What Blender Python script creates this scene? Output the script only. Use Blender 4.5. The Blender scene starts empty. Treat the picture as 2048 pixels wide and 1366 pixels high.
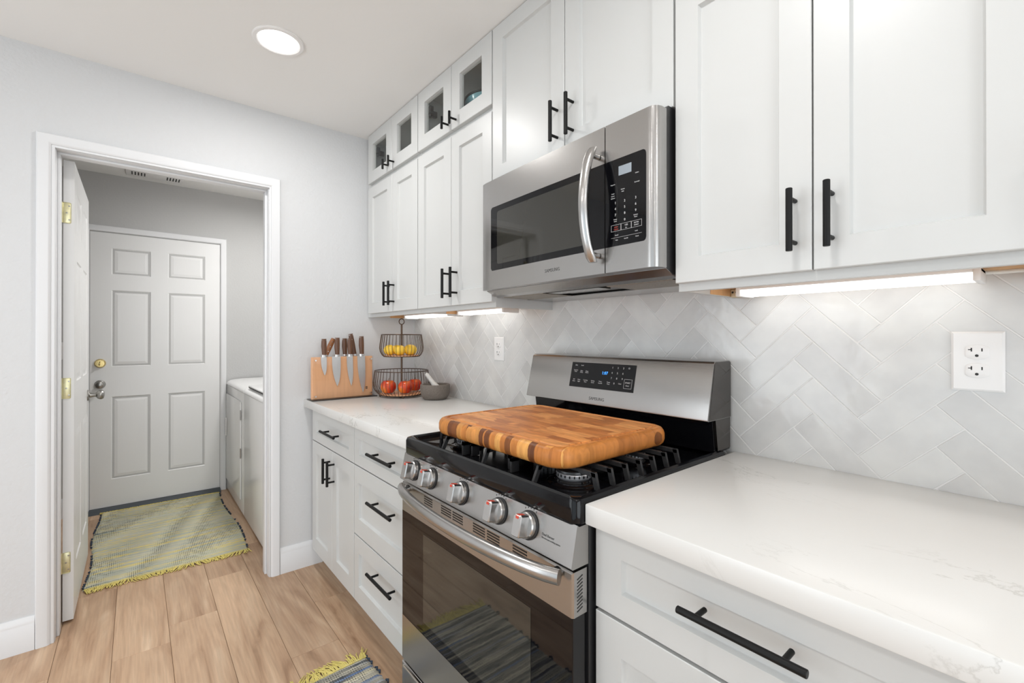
import bpy, bmesh, math, random
from mathutils import Vector, Matrix
random.seed(7)
S = bpy.context.scene
COL = S.collection
PI = math.pi

# ------------------------------------------------------------------ camera
FPX, YAW, PITCH, PX0, PY0 = 907.1628, .6893, .0024, -3.2672, -11.4154
cam = bpy.data.cameras.new('camera')
cam_o = bpy.data.objects.new('camera', cam)
COL.objects.link(cam_o)
cam_o.location = (2.6321, -1.3747, 1.2531)
cam.sensor_fit = 'HORIZONTAL'
cam.sensor_width = 36
cam.lens = FPX / 2048 * 36
cam.shift_x = -PX0 / 2048
cam.shift_y = PY0 / 2048
cam.clip_start = .02
fwd = Vector((-math.cos(YAW) * math.cos(PITCH), math.sin(YAW) * math.cos(PITCH), math.sin(PITCH)))
cam_o.rotation_euler = fwd.to_track_quat('-Z', 'Y').to_euler()
S.camera = cam_o

# ------------------------------------------------------------------ look
S.view_settings.view_transform = 'Standard'
S.view_settings.look = 'None'
S.view_settings.gamma = 1
S.view_settings.use_curve_mapping = False
S.view_settings.exposure = -0.02

# ------------------------------------------------------------------ sky and added fill light
W = bpy.data.worlds.new('sky')
S.world = W
W.use_nodes = True
bg = W.node_tree.nodes['Background']
bg.inputs[0].default_value = (.80, .90, 1.0, 1)
bg.inputs[1].default_value = 1.5


def area(name, loc, aim, sx, sy, power, col=(1, 1, 1)):
    l = bpy.data.lights.new(name, 'AREA')
    l.shape = 'RECTANGLE'
    l.size, l.size_y, l.energy, l.color = sx, sy, power, col
    o = bpy.data.objects.new(name, l)
    COL.objects.link(o)
    o.location = loc
    o.rotation_euler = (Vector(aim) - Vector(loc)).to_track_quat('-Z', 'Y').to_euler()
    return o


# fill lamps added at made-up openings out of view
area('fill_left_near', (3.0, -3.32, 1.0), (2.2, 0, .7), 2.3, 1.9, 2, (.93, .965, 1))
area('fill_rear', (4.92, -1.7, 1.05), (0, -1.7, .85), 2.2, 1.9, 33, (.93, .965, 1))
area('fill_left_far', (.95, -3.32, 1.1), (.95, 0, .6), 1.2, 1.7, 14, (.93, .965, 1))


# ------------------------------------------------------------------ materials
MATS = {}


def new_mat(name):
    m = bpy.data.materials.new(name)
    m.use_nodes = True
    nt = m.node_tree
    b = nt.nodes['Principled BSDF']
    MATS[name] = m
    return m, nt, b


def N(nt, t, **kw):
    n = nt.nodes.new(t)
    for k, v in kw.items():
        if k.startswith('i_'):
            n.inputs[k[2:].replace('_', ' ')].default_value = v
        else:
            setattr(n, k, v)
    return n


def L(nt, a, b):
    nt.links.new(a, b)


def c3(v, g=None):
    if isinstance(v, (int, float)):
        v = (v, v, v)
    return (*v, 1)


def srgb(r, g, b):
    f = lambda v: (v / 255 / 12.92) if v <= 10 else ((v / 255 + .055) / 1.055) ** 2.4
    return (f(r), f(g), f(b))


def mat(name, col, rough=.5, metal=0, spec=.5, bump=None, emit=None, coat=0, var=None):
    m, nt, b = new_mat(name)
    b.inputs['Base Color'].default_value = c3(col)
    b.inputs['Roughness'].default_value = rough
    b.inputs['Metallic'].default_value = metal
    b.inputs['Specular IOR Level'].default_value = spec
    b.inputs['Coat Weight'].default_value = coat
    b.inputs['Coat Roughness'].default_value = .05
    tc = N(nt, 'ShaderNodeTexCoord')
    if bump:
        sc, st, stretch = bump
        mp = N(nt, 'ShaderNodeMapping')
        mp.inputs['Scale'].default_value = stretch
        L(nt, tc.outputs['Object'], mp.inputs[0])
        no = N(nt, 'ShaderNodeTexNoise', i_Scale=sc, i_Detail=3.0)
        L(nt, mp.outputs[0], no.inputs['Vector'])
        bp = N(nt, 'ShaderNodeBump', i_Strength=st, i_Distance=.002)
        L(nt, no.outputs['Fac'], bp.inputs['Height'])
        L(nt, bp.outputs[0], b.inputs['Normal'])
    if var:
        sc, amt, stretch = var
        mp = N(nt, 'ShaderNodeMapping')
        mp.inputs['Scale'].default_value = stretch
        L(nt, tc.outputs['Object'], mp.inputs[0])
        no = N(nt, 'ShaderNodeTexNoise', i_Scale=sc, i_Detail=4.0)
        L(nt, mp.outputs[0], no.inputs['Vector'])
        mx = N(nt, 'ShaderNodeMix', data_type='RGBA')
        L(nt, no.outputs['Fac'], mx.inputs[0])
        mx.inputs[6].default_value = c3(tuple(x * (1 - amt) for x in c3(col)[:3]))
        mx.inputs[7].default_value = c3(tuple(min(1, x * (1 + amt)) for x in c3(col)[:3]))
        L(nt, mx.outputs[2], b.inputs['Base Color'])
    if emit:
        b.inputs['Emission Color'].default_value = c3(emit[0])
        b.inputs['Emission Strength'].default_value = emit[1]
    return m


def ramp(nt, stops):
    r = N(nt, 'ShaderNodeValToRGB')
    e = r.color_ramp.elements
    while len(e) < len(stops):
        e.new(.5)
    for i, (p, c) in enumerate(stops):
        e[i].position = p
        e[i].color = c3(c)
    return r


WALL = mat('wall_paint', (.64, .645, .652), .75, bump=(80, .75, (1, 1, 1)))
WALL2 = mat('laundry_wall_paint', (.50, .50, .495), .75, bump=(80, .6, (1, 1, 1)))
CEIL = mat('ceiling_paint', (.84, .835, .82), .8, bump=(60, .12, (1, 1, 1)))
TRIM = mat('trim_enamel', (.73, .735, .745), .38, bump=(30, .03, (1, 1, 1)))
DOORP = mat('door_enamel', (.77, .77, .765), .35, bump=(70, .06, (3, 3, .3)))
CAB = mat('cabinet_lacquer', (.59, .595, .585), .36, bump=(140, .03, (1, 1, 1)))
CABIN = mat('cabinet_interior', (.80, .80, .76), .6)
UNDERWOOD = mat('cabinet_underside_birch', (.72, .42, .20), .6, var=(18, .18, (2, 20, 2)))
BLACK = mat('black_powder_coat', (.006, .006, .006), .42, spec=.22)
IRON = mat('cast_iron', (.022, .022, .023), .48, bump=(400, .25, (1, 1, 1)))
ENAMEL = mat('black_enamel', (.004, .004, .005), .08, spec=.28, bump=(60, .02, (1, 1, 1)))
BLACKPL = mat('black_plastic', (.012, .012, .013), .3)
GLASSBLK = mat('black_glass', (.003, .003, .004), .03, spec=.35)
GLASSWIN = mat('smoked_window_glass', (.030, .029, .024), .035, spec=.65)
STEEL = mat('brushed_steel', (.44, .43, .42), .25, 1, bump=(55, .05, (.6, 22, 22)))
STEELV = mat('brushed_steel_upright', (.50, .49, .48), .24, 1, bump=(55, .08, (22, 22, .6)))
CHROME = mat('polished_chrome', (.72, .71, .70), .12, 1)
SIDEST = mat('dark_side_steel', (.125, .115, .108), .16, 1)
KNOBST = mat('knob_steel', (.52, .51, .50), .24, 1, bump=(90, .05, (20, 1, 1)))
ALU = mat('cast_aluminium', (.62, .63, .66), .42, .75)
NICKEL = mat('satin_nickel', (.36, .35, .33), .28, 1)
BRASS = mat('polished_brass', (.72, .56, .25), .2, 1)
HINGE = mat('worn_brass_hinge', (.70, .66, .42), .35, .7, var=(40, .35, (1, 1, 1)))
WHITEPL = mat('white_plastic', (.82, .81, .80), .3)
SLOT = mat('dark_slot', (.02, .02, .02), .6)
APPL = mat('white_appliance_enamel', (.84, .84, .835), .2, bump=(9, .02, (1, 1, 1)))
APPLG = mat('grey_lid_glass', (.25, .25, .25), .15)
DARKTH = mat('dark_threshold', (.06, .07, .08), .5)
LEGEND = mat('white_key_legend', (.62, .62, .62), .5)
LEGENDR = mat('red_key_legend', (.45, .06, .04), .5)
LOGO = mat('dark_brand_lettering', (.10, .10, .10), .35, .3)
REDMARK = mat('red_knob_mark', (.55, .05, .02), .4)
BLUELED = mat('blue_clock_digits', (.02, .1, .5), .4, emit=((.05, .35, 1), 2.0))
LCD = mat('grey_lcd', (.30, .34, .38), .25)
LAMP = mat('lamp_diffuser', (1, 1, 1), .5, emit=((1, .98, .95), 7.0))
BARL = mat('light_bar_diffuser', (1, 1, 1), .5, emit=((1, .975, .94), 2.3))
BRONZE = mat('bronze_wire', (.10, .065, .045), .35, .8)
STONE = mat('grey_granite', (.16, .135, .115), .8, bump=(260, .6, (1, 1, 1)), var=(220, .45, (1, 1, 1)))
PESTLE = mat('pale_stone', (.55, .53, .50), .55, var=(60, .2, (1, 1, 1)))
WALNUT = mat('walnut_handle', (.12, .055, .03), .4, var=(40, .5, (6, 6, .6)))
REDWOOD = mat('reddish_wood_handle', (.28, .11, .04), .4, var=(40, .3, (6, 6, .6)))
BIRCH = mat('peach_maple', (.76, .41, .215), .42, var=(6, .14, (8, 14, .8)))
BLADE = mat('hammered_blade', (.82, .82, .82), .3, 1, bump=(300, .3, (1, 1, 1)))
TEAL = mat('teal_glaze', (.16, .33, .38), .2)
FILTER = mat('aluminium_filter_mesh', (.30, .27, .23), .4, .9, bump=(330, 1.0, (1, 1, 1)), var=(300, .8, (1, 1, 1)))
LEMON = mat('lemon_skin', (.88, .56, .05), .4, bump=(160, .2, (1, 1, 1)), var=(12, .15, (1, 1, 1)))
CABLE = mat('white_cable', (.75, .74, .70), .5)
JUNC = mat('cream_plastic', (.62, .52, .36), .5)


def thin_glass(name, tint, refl=1.0):
    m, nt, b = new_mat(name)
    out = nt.nodes['Material Output']
    tr = N(nt, 'ShaderNodeBsdfTransparent')
    tr.inputs[0].default_value = c3(tint)
    gl = N(nt, 'ShaderNodeBsdfGlossy', i_Roughness=.02)
    fr = N(nt, 'ShaderNodeFresnel', i_IOR=1.45)
    mx = N(nt, 'ShaderNodeMixShader')
    gb = N(nt, 'ShaderNodeNewGeometry')       # no inner reflection on the way out of the sheet
    inv = N(nt, 'ShaderNodeMath', operation='SUBTRACT')
    inv.inputs[0].default_value = 1
    L(nt, gb.outputs['Backfacing'], inv.inputs[1])
    ml = N(nt, 'ShaderNodeMath', operation='MULTIPLY')
    L(nt, fr.outputs[0], ml.inputs[0])
    L(nt, inv.outputs[0], ml.inputs[1])
    L(nt, ml.outputs[0], mx.inputs[0])
    L(nt, tr.outputs[0], mx.inputs[1])
    L(nt, gl.outputs[0], mx.inputs[2])
    L(nt, mx.outputs[0], out.inputs[0])
    return m


PANE = thin_glass('clear_pane', (.97, .98, .97))
ACRYL = thin_glass('clear_acrylic', (.97, .97, .97))

# apple skin: red patches over orange
m, nt, b = new_mat('apple_skin')
APPLE = m
tc = N(nt, 'ShaderNodeTexCoord')
no = N(nt, 'ShaderNodeTexNoise', i_Scale=9.0, i_Detail=5.0)
L(nt, tc.outputs['Object'], no.inputs['Vector'])
r = ramp(nt, [(.36, (.42, .012, .01)), (.50, (.62, .06, .012)), (.66, (.85, .26, .03))])
L(nt, no.outputs['Fac'], r.inputs[0])
L(nt, r.outputs[0], b.inputs['Base Color'])
b.inputs['Roughness'].default_value = .25

# floor planks: each plank is its own island
m, nt, b = new_mat('oak_plank')
FLOOR = m
tc = N(nt, 'ShaderNodeTexCoord')
geo = N(nt, 'ShaderNodeNewGeometry')
mul = N(nt, 'ShaderNodeMath', operation='MULTIPLY')
mul.inputs[1].default_value = 37.0
L(nt, geo.outputs['Random Per Island'], mul.inputs[0])
comb = N(nt, 'ShaderNodeCombineXYZ')
L(nt, mul.outputs[0], comb.inputs[0])
L(nt, mul.outputs[0], comb.inputs[1])
add = N(nt, 'ShaderNodeVectorMath', operation='ADD')
L(nt, tc.outputs['Object'], add.inputs[0])
L(nt, comb.outputs[0], add.inputs[1])
mp = N(nt, 'ShaderNodeMapping')
mp.inputs['Scale'].default_value = (1.1, 7.0, 1)
L(nt, add.outputs[0], mp.inputs[0])
big = N(nt, 'ShaderNodeTexNoise', i_Scale=1.6, i_Detail=5.0, i_Distortion=1.4)
L(nt, mp.outputs[0], big.inputs['Vector'])
rb = ramp(nt, [(.25, (.27, .15, .082)), (.40, (.46, .295, .183)), (.60, (.56, .382, .248)), (.78, (.68, .51, .355))])
L(nt, big.outputs['Fac'], rb.inputs[0])
mp2 = N(nt, 'ShaderNodeMapping')
mp2.inputs['Scale'].default_value = (5, 110, 1)
L(nt, add.outputs[0], mp2.inputs[0])
fine = N(nt, 'ShaderNodeTexNoise', i_Scale=1.0, i_Detail=4.0)
L(nt, mp2.outputs[0], fine.inputs['Vector'])
rf = ramp(nt, [(.3, .84), (.7, 1.06)])
L(nt, fine.outputs['Fac'], rf.inputs[0])
mx = N(nt, 'ShaderNodeMix', data_type='RGBA', blend_type='MULTIPLY')
mx.inputs[0].default_value = 1
L(nt, rb.outputs[0], mx.inputs[6])
L(nt, rf.outputs[0], mx.inputs[7])
ri = ramp(nt, [(0, (.88, .86, .85)), (1, (1.08, 1.08, 1.08))])
L(nt, geo.outputs['Random Per Island'], ri.inputs[0])
mx2 = N(nt, 'ShaderNodeMix', data_type='RGBA', blend_type='MULTIPLY')
mx2.inputs[0].default_value = 1
L(nt, mx.outputs[2], mx2.inputs[6])
L(nt, ri.outputs[0], mx2.inputs[7])
# knots
kn = N(nt, 'ShaderNodeTexVoronoi', i_Scale=1.0)
mp3 = N(nt, 'ShaderNodeMapping')
mp3.inputs['Scale'].default_value = (2.2, 4.4, 1)
L(nt, add.outputs[0], mp3.inputs[0])
L(nt, mp3.outputs[0], kn.inputs['Vector'])
rk = ramp(nt, [(.02, (.45, .40, .36)), (.075, (1, 1, 1))])
L(nt, kn.outputs['Distance'], rk.inputs[0])
mx3 = N(nt, 'ShaderNodeMix', data_type='RGBA', blend_type='MULTIPLY')
mx3.inputs[0].default_value = .7
L(nt, mx2.outputs[2], mx3.inputs[6])
L(nt, rk.outputs[0], mx3.inputs[7])
L(nt, mx3.outputs[2], b.inputs['Base Color'])
b.inputs['Roughness'].default_value = .42
bp = N(nt, 'ShaderNodeBump', i_Strength=.12, i_Distance=.002)
L(nt, fine.outputs['Fac'], bp.inputs['Height'])
L(nt, bp.outputs[0], b.inputs['Normal'])
GROOVE = mat('plank_groove', (.13, .085, .055), .8)

# handmade tile
m, nt, b = new_mat('glazed_tile')
TILE = m
tc = N(nt, 'ShaderNodeTexCoord')
geo = N(nt, 'ShaderNodeNewGeometry')
ri = ramp(nt, [(0, (.585, .58, .57)), (.3, (.64, .635, .625)), (1, (.69, .69, .68))])
L(nt, geo.outputs['Random Per Island'], ri.inputs[0])
no = N(nt, 'ShaderNodeTexNoise', i_Scale=11.0, i_Detail=4.0)
L(nt, tc.outputs['Object'], no.inputs['Vector'])
rn = ramp(nt, [(.35, (.93, .93, .935)), (.65, (1.03, 1.03, 1.02))])
L(nt, no.outputs['Fac'], rn.inputs[0])
mx = N(nt, 'ShaderNodeMix', data_type='RGBA', blend_type='MULTIPLY')
mx.inputs[0].default_value = 1
L(nt, ri.outputs[0], mx.inputs[6])
L(nt, rn.outputs[0], mx.inputs[7])
L(nt, mx.outputs[2], b.inputs['Base Color'])
b.inputs['Roughness'].default_value = .16
bp = N(nt, 'ShaderNodeBump', i_Strength=.35, i_Distance=.004)
n2 = N(nt, 'ShaderNodeTexNoise', i_Scale=22.0, i_Detail=2.0)
L(nt, tc.outputs['Object'], n2.inputs['Vector'])
L(nt, n2.outputs['Fac'], bp.inputs['Height'])
L(nt, bp.outputs[0], b.inputs['Normal'])
GROUT = mat('white_grout', (.74, .73, .72), .8)

# quartz
m, nt, b = new_mat('veined_quartz')
QUARTZ = m
tc = N(nt, 'ShaderNodeTexCoord')
no = N(nt, 'ShaderNodeTexNoise', i_Scale=2.2, i_Detail=9.0, i_Roughness=.62, i_Distortion=.8)
mpq = N(nt, 'ShaderNodeMapping')
mpq.inputs['Rotation'].default_value = (0, 0, .6)
mpq.inputs['Scale'].default_value = (1, 1.9, 1)
L(nt, tc.outputs['Object'], mpq.inputs[0])
L(nt, mpq.outputs[0], no.inputs['Vector'])
rv = ramp(nt, [(0, (.74, .735, .715)), (.490, (.74, .735, .715)), (.5, (.46, .45, .42)), (.506, (.74, .735, .715)), (1, (.74, .735, .715))])
L(nt, no.outputs['Fac'], rv.inputs[0])
n3 = N(nt, 'ShaderNodeTexNoise', i_Scale=1.7, i_Detail=2.0)
L(nt, tc.outputs['Object'], n3.inputs['Vector'])
r3 = ramp(nt, [(.46, 0.0), (.66, .75)])
L(nt, n3.outputs['Fac'], r3.inputs[0])
mx = N(nt, 'ShaderNodeMix', data_type='RGBA')
L(nt, r3.outputs[0], mx.inputs[0])
mx.inputs[6].default_value = c3((.74, .735, .715))
L(nt, rv.outputs[0], mx.inputs[7])
L(nt, mx.outputs[2], b.inputs['Base Color'])
b.inputs['Roughness'].default_value = .22

# rag rug weave
def rug_mat(name, stops):
    m, nt, b = new_mat(name)
    tc = N(nt, 'ShaderNodeTexCoord')
    sep = N(nt, 'ShaderNodeSeparateXYZ')
    L(nt, tc.outputs['Object'], sep.inputs[0])
    row = N(nt, 'ShaderNodeMath', operation='MULTIPLY')
    row.inputs[1].default_value = 1 / .0105
    L(nt, sep.outputs[0], row.inputs[0])
    fl = N(nt, 'ShaderNodeMath', operation='FLOOR')
    L(nt, row.outputs[0], fl.inputs[0])
    cb = N(nt, 'ShaderNodeCombineXYZ')
    L(nt, fl.outputs[0], cb.inputs[0])
    ym = N(nt, 'ShaderNodeMath', operation='MULTIPLY')
    ym.inputs[1].default_value = .9
    L(nt, sep.outputs[1], ym.inputs[0])
    L(nt, ym.outputs[0], cb.inputs[1])
    no = N(nt, 'ShaderNodeTexNoise', i_Scale=.83, i_Detail=2.0)
    L(nt, cb.outputs[0], no.inputs['Vector'])
    r = ramp(nt, stops)
    L(nt, no.outputs['Fac'], r.inputs[0])
    # warp threads crossing the rows leave small dark gaps
    ws = N(nt, 'ShaderNodeMath', operation='MULTIPLY')
    ws.inputs[1].default_value = 2 * PI / .0085
    L(nt, sep.outputs[1], ws.inputs[0])
    sn = N(nt, 'ShaderNodeMath', operation='SINE')
    L(nt, ws.outputs[0], sn.inputs[0])
    fr = N(nt, 'ShaderNodeMath', operation='FRACT')
    L(nt, row.outputs[0], fr.inputs[0])
    pp = N(nt, 'ShaderNodeMath', operation='PINGPONG')
    pp.inputs[1].default_value = .5
    L(nt, fr.outputs[0], pp.inputs[0])
    g1 = N(nt, 'ShaderNodeMapRange')
    g1.inputs[1].default_value, g1.inputs[2].default_value = .22, .08
    g1.inputs[3].default_value, g1.inputs[4].default_value = 0, 1
    L(nt, pp.outputs[0], g1.inputs[0])
    g2 = N(nt, 'ShaderNodeMapRange')
    g2.inputs[1].default_value, g2.inputs[2].default_value = .1, .6
    g2.inputs[3].default_value, g2.inputs[4].default_value = 0, 1
    L(nt, sn.outputs[0], g2.inputs[0])
    gm = N(nt, 'ShaderNodeMath', operation='MULTIPLY')
    L(nt, g1.outputs[0], gm.inputs[0])
    L(nt, g2.outputs[0], gm.inputs[1])
    pn = N(nt, 'ShaderNodeTexNoise', i_Scale=32.0, i_Detail=4.0)
    L(nt, tc.outputs['Object'], pn.inputs['Vector'])
    pr = ramp(nt, [(.34, 0.0), (.54, 1.0)])
    L(nt, pn.outputs['Fac'], pr.inputs[0])
    gm2 = N(nt, 'ShaderNodeMath', operation='MULTIPLY')
    L(nt, gm.outputs[0], gm2.inputs[0])
    L(nt, pr.outputs[0], gm2.inputs[1])
    mx = N(nt, 'ShaderNodeMix', data_type='RGBA')
    L(nt, gm2.outputs[0], mx.inputs[0])
    L(nt, r.outputs[0], mx.inputs[6])
    mx.inputs[7].default_value = (.035, .035, .03, 1)
    L(nt, mx.outputs[2], b.inputs['Base Color'])
    b.inputs['Roughness'].default_value = .95
    bp = N(nt, 'ShaderNodeBump', i_Strength=.8, i_Distance=.004)
    L(nt, pp.outputs[0], bp.inputs['Height'])
    L(nt, bp.outputs[0], b.inputs['Normal'])
    return m


RUGA = rug_mat('yellow_grey_rag_weave', [(.27, (.06, .10, .12)), (.34, (.36, .40, .36)), (.44, (.58, .55, .42)), (.50, (.44, .47, .40)), (.56, (.72, .60, .22)), (.62, (.50, .50, .42)), (.74, (.74, .62, .26))])
RUGB = rug_mat('dark_blue_rag_weave', [(.28, (.02, .02, .03)), (.37, (.16, .16, .16)), (.43, (.62, .58, .46)), (.48, (.07, .08, .10)), (.55, (.50, .47, .38)), (.61, (.13, .20, .36)), (.67, (.60, .56, .45)), (.76, (.55, .48, .22))])
FRINGE = mat('yellow_yarn', (.66, .55, .17), .9, var=(60, .3, (1, 1, 1)))
NAVY = mat('dark_selvedge_yarn', (.03, .045, .07), .9)


# cutting board: end grain blocks
def board_mat(name, side):
    m, nt, b = new_mat(name)
    tc = N(nt, 'ShaderNodeTexCoord')
    mp = N(nt, 'ShaderNodeMapping')
    mp.inputs['Scale'].default_value = (44, 11, 0) if side else (11, 26, 0)
    L(nt, tc.outputs['Object'], mp.inputs[0])
    v = N(nt, 'ShaderNodeTexVoronoi', distance='CHEBYCHEV', i_Scale=1.0, i_Randomness=.55)
    L(nt, mp.outputs[0], v.inputs['Vector'])
    sp = N(nt, 'ShaderNodeSeparateColor')
    L(nt, v.outputs['Color'], sp.inputs[0])
    if side:
        r = ramp(nt, [(.0, (.13, .042, .014)), (.33, (.21, .072, .020)), (.38, (.42, .15, .034)), (.66, (.52, .20, .048)), (.74, (.70, .36, .105)), (1, (.60, .26, .07))])
    else:
        r = ramp(nt, [(.0, (.42, .135, .030)), (.5, (.60, .23, .060)), (1, (.74, .33, .105))])
    L(nt, sp.outputs[0], r.inputs[0])
    no = N(nt, 'ShaderNodeTexNoise', i_Scale=1.0, i_Detail=5.0, i_Distortion=1.0)
    mp2 = N(nt, 'ShaderNodeMapping')
    mp2.inputs['Scale'].default_value = (60, 40, 8) if side else (14, 55, 1)
    L(nt, tc.outputs['Object'], mp2.inputs[0])
    L(nt, mp2.outputs[0], no.inputs['Vector'])
    rn = ramp(nt, [(.3, (.72, .68, .62)), (.7, (1.18, 1.15, 1.1))])
    L(nt, no.outputs['Fac'], rn.inputs[0])
    mx = N(nt, 'ShaderNodeMix', data_type='RGBA', blend_type='MULTIPLY')
    mx.inputs[0].default_value = 1
    L(nt, r.outputs[0], mx.inputs[6])
    L(nt, rn.outputs[0], mx.inputs[7])
    L(nt, mx.outputs[2], b.inputs['Base Color'])
    b.inputs['Roughness'].default_value = .42
    b.inputs['Specular IOR Level'].default_value = .3
    return m


BSIDE = board_mat('board_side_grain', True)
BTOP = board_mat('board_end_grain', False)


# ------------------------------------------------------------------ mesh helpers
class G:
    def __init__(s):
        s.bm = bmesh.new()

    def _fin(s, faces, mi):
        for f in faces:
            f.material_index = mi

    def box(s, x0, x1, y0, y1, z0, z1, bev=0, seg=2, mi=0):
        x0, x1 = sorted((x0, x1)); y0, y1 = sorted((y0, y1)); z0, z1 = sorted((z0, z1))
        v = [s.bm.verts.new((x, y, z)) for x in (x0, x1) for y in (y0, y1) for z in (z0, z1)]
        F = [s.bm.faces.new([v[i] for i in q]) for q in ((0, 1, 3, 2), (4, 6, 7, 5), (0, 4, 5, 1), (2, 3, 7, 6), (0, 2, 6, 4), (1, 5, 7, 3))]
        if bev:
            ed = list({e for f in F for e in f.edges})
            r = bmesh.ops.bevel(s.bm, geom=ed, offset=bev, segments=seg, affect='EDGES', profile=.5)
            F = list({f for vv in r['verts'] for f in vv.link_faces})
        s._fin(F, mi)
        return F

    def obox(s, c, ax, ay, az, hx, hy, hz, bev=0, mi=0):
        """box about centre c with half sizes along given unit axes"""
        F = s.box(-hx, hx, -hy, hy, -hz, hz, bev, 2, mi)
        M = Matrix((Vector(ax), Vector(ay), Vector(az))).transposed().to_4x4()
        M.translation = Vector(c)
        vs = list({v for f in F for v in f.verts})
        bmesh.ops.transform(s.bm, matrix=M, verts=vs)
        return F

    def loft(s, rings, cap0=True, cap1=True, closed=True, mi=0):
        R = [[s.bm.verts.new(p) for p in r] for r in rings]
        F = []
        n = len(R[0])
        for a, b in zip(R[:-1], R[1:]):
            for i in range(n if closed else n - 1):
                j = (i + 1) % n
                F.append(s.bm.faces.new((a[i], a[j], b[j], b[i])))
        if cap0:
            F.append(s.bm.faces.new(R[0][::-1]))
        if cap1:
            F.append(s.bm.faces.new(R[-1]))
        s._fin(F, mi)
        return F

    def cyl(s, p0, p1, r0, r1=None, seg=20, mi=0, cap=True):
        r1 = r0 if r1 is None else r1
        p0, p1 = Vector(p0), Vector(p1)
        d = (p1 - p0).normalized()
        u = d.orthogonal().normalized()
        w = d.cross(u)
        ring = lambda p, r: [p + (u * math.cos(t) + w * math.sin(t)) * r for t in (2 * PI * k / seg for k in range(seg))]
        return s.loft([ring(p0, r0), ring(p1, r1)], cap, cap, mi=mi)

    def rod(s, p0, p1, r, seg=16, mi=0, bev=.15):
        """cylinder with softened ends"""
        p0, p1 = Vector(p0), Vector(p1)
        d = (p1 - p0).normalized()
        u = d.orthogonal().normalized()
        w = d.cross(u)
        ring = lambda p, r: [p + (u * math.cos(t) + w * math.sin(t)) * r for t in (2 * PI * k / seg for k in range(seg))]
        e = r * bev
        s.loft([ring(p0, r - e), ring(p0 + d * e, r), ring(p1 - d * e, r), ring(p1, r - e)], mi=mi)

    def tube(s, pts, r, seg=8, closed=False, mi=0):
        pts = [Vector(p) for p in pts]
        n = len(pts)
        rings = []
        up = None
        for i, p in enumerate(pts):
            if closed:
                d = (pts[(i + 1) % n] - pts[i - 1]).normalized()
            else:
                d = (pts[min(i + 1, n - 1)] - pts[max(i - 1, 0)]).normalized()
            if up is None:
                up = d.orthogonal().normalized()
            up = (up - d * up.dot(d)).normalized()
            w = d.cross(up)
            rr = r[i] if isinstance(r, (list, tuple)) else r
            rings.append([p + (up * math.cos(t) + w * math.sin(t)) * rr for t in (2 * PI * k / seg for k in range(seg))])
        if closed:
            rings.append(rings[0])
            R = [[s.bm.verts.new(p) for p in q] for q in rings[:-1]]
            R.append(R[0])
            F = []
            for a, b in zip(R[:-1], R[1:]):
                for i in range(seg):
                    j = (i + 1) % seg
                    F.append(s.bm.faces.new((a[i], a[j], b[j], b[i])))
            s._fin(F, mi)
        else:
            s.loft(rings, mi=mi)

    def lathe(s, c, prof, seg=40, axis='z', mi=0, cap0=True, cap1=True, wob=None):
        rings = []
        for r, h in prof:
            ring = []
            for k in range(seg):
                t = 2 * PI * k / seg
                rr = r * (wob(t, h) if wob else 1)
                a, b = rr * math.cos(t), rr * math.sin(t)
                if axis == 'z':
                    ring.append((c[0] + a, c[1] + b, c[2] + h))
                elif axis == 'y':
                    ring.append((c[0] + a, c[1] + h, c[2] + b))
                else:
                    ring.append((c[0] + h, c[1] + a, c[2] + b))
            rings.append(ring)
        return s.loft(rings, cap0, cap1, mi=mi)

    def prism(s, poly, axis, a, b, mi=0):
        """poly of 2D points extruded along axis from a to b"""
        def P(p, t):
            return {'x': (t, p[0], p[1]), 'y': (p[0], t, p[1]), 'z': (p[0], p[1], t)}[axis]
        return s.loft([[P(p, a) for p in poly], [P(p, b) for p in poly]], mi=mi)

    def rings_rect(s, seq, plane='y', mi=0, cap0=True, cap1=True):
        """stack of rectangles (a0,a1,b0,b1,depth) joined up; plane y: a=x,b=z; plane x: a=y,b=z"""
        R = []
        for a0, a1, b0, b1, d in seq:
            q = [(a0, b0), (a1, b0), (a1, b1), (a0, b1)]
            R.append([(p[0], d, p[1]) if plane == 'y' else (d, p[0], p[1]) for p in q])
        return s.loft(R, cap0, cap1, mi=mi)

    def text(s, body, size, M, mi=0, ext=.0002, align='LEFT', font_scale=(1, 1)):
        cu = bpy.data.curves.new('t', 'FONT')
        cu.body = body
        cu.size = size
        cu.extrude = ext
        cu.align_x = align
        cu.resolution_u = 2
        o = bpy.data.objects.new('t', cu)
        COL.objects.link(o)
        bpy.context.view_layer.update()
        me = bpy.data.meshes.new_from_object(o.evaluated_get(bpy.context.evaluated_depsgraph_get()))
        me.transform(Matrix.Diagonal((font_scale[0], font_scale[1], 1, 1)))
        me.transform(M)
        n0 = len(s.bm.faces)
        s.bm.from_mesh(me)
        s.bm.faces.ensure_lookup_table()
        for f in s.bm.faces[n0:]:
            f.material_index = mi
        bpy.data.objects.remove(o)
        bpy.data.curves.remove(cu)
        bpy.data.meshes.remove(me)

    def clip(s, co, no):
        bmesh.ops.bisect_plane(s.bm, geom=s.bm.verts[:] + s.bm.edges[:] + s.bm.faces[:], plane_co=co, plane_no=no, clear_outer=True)

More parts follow.
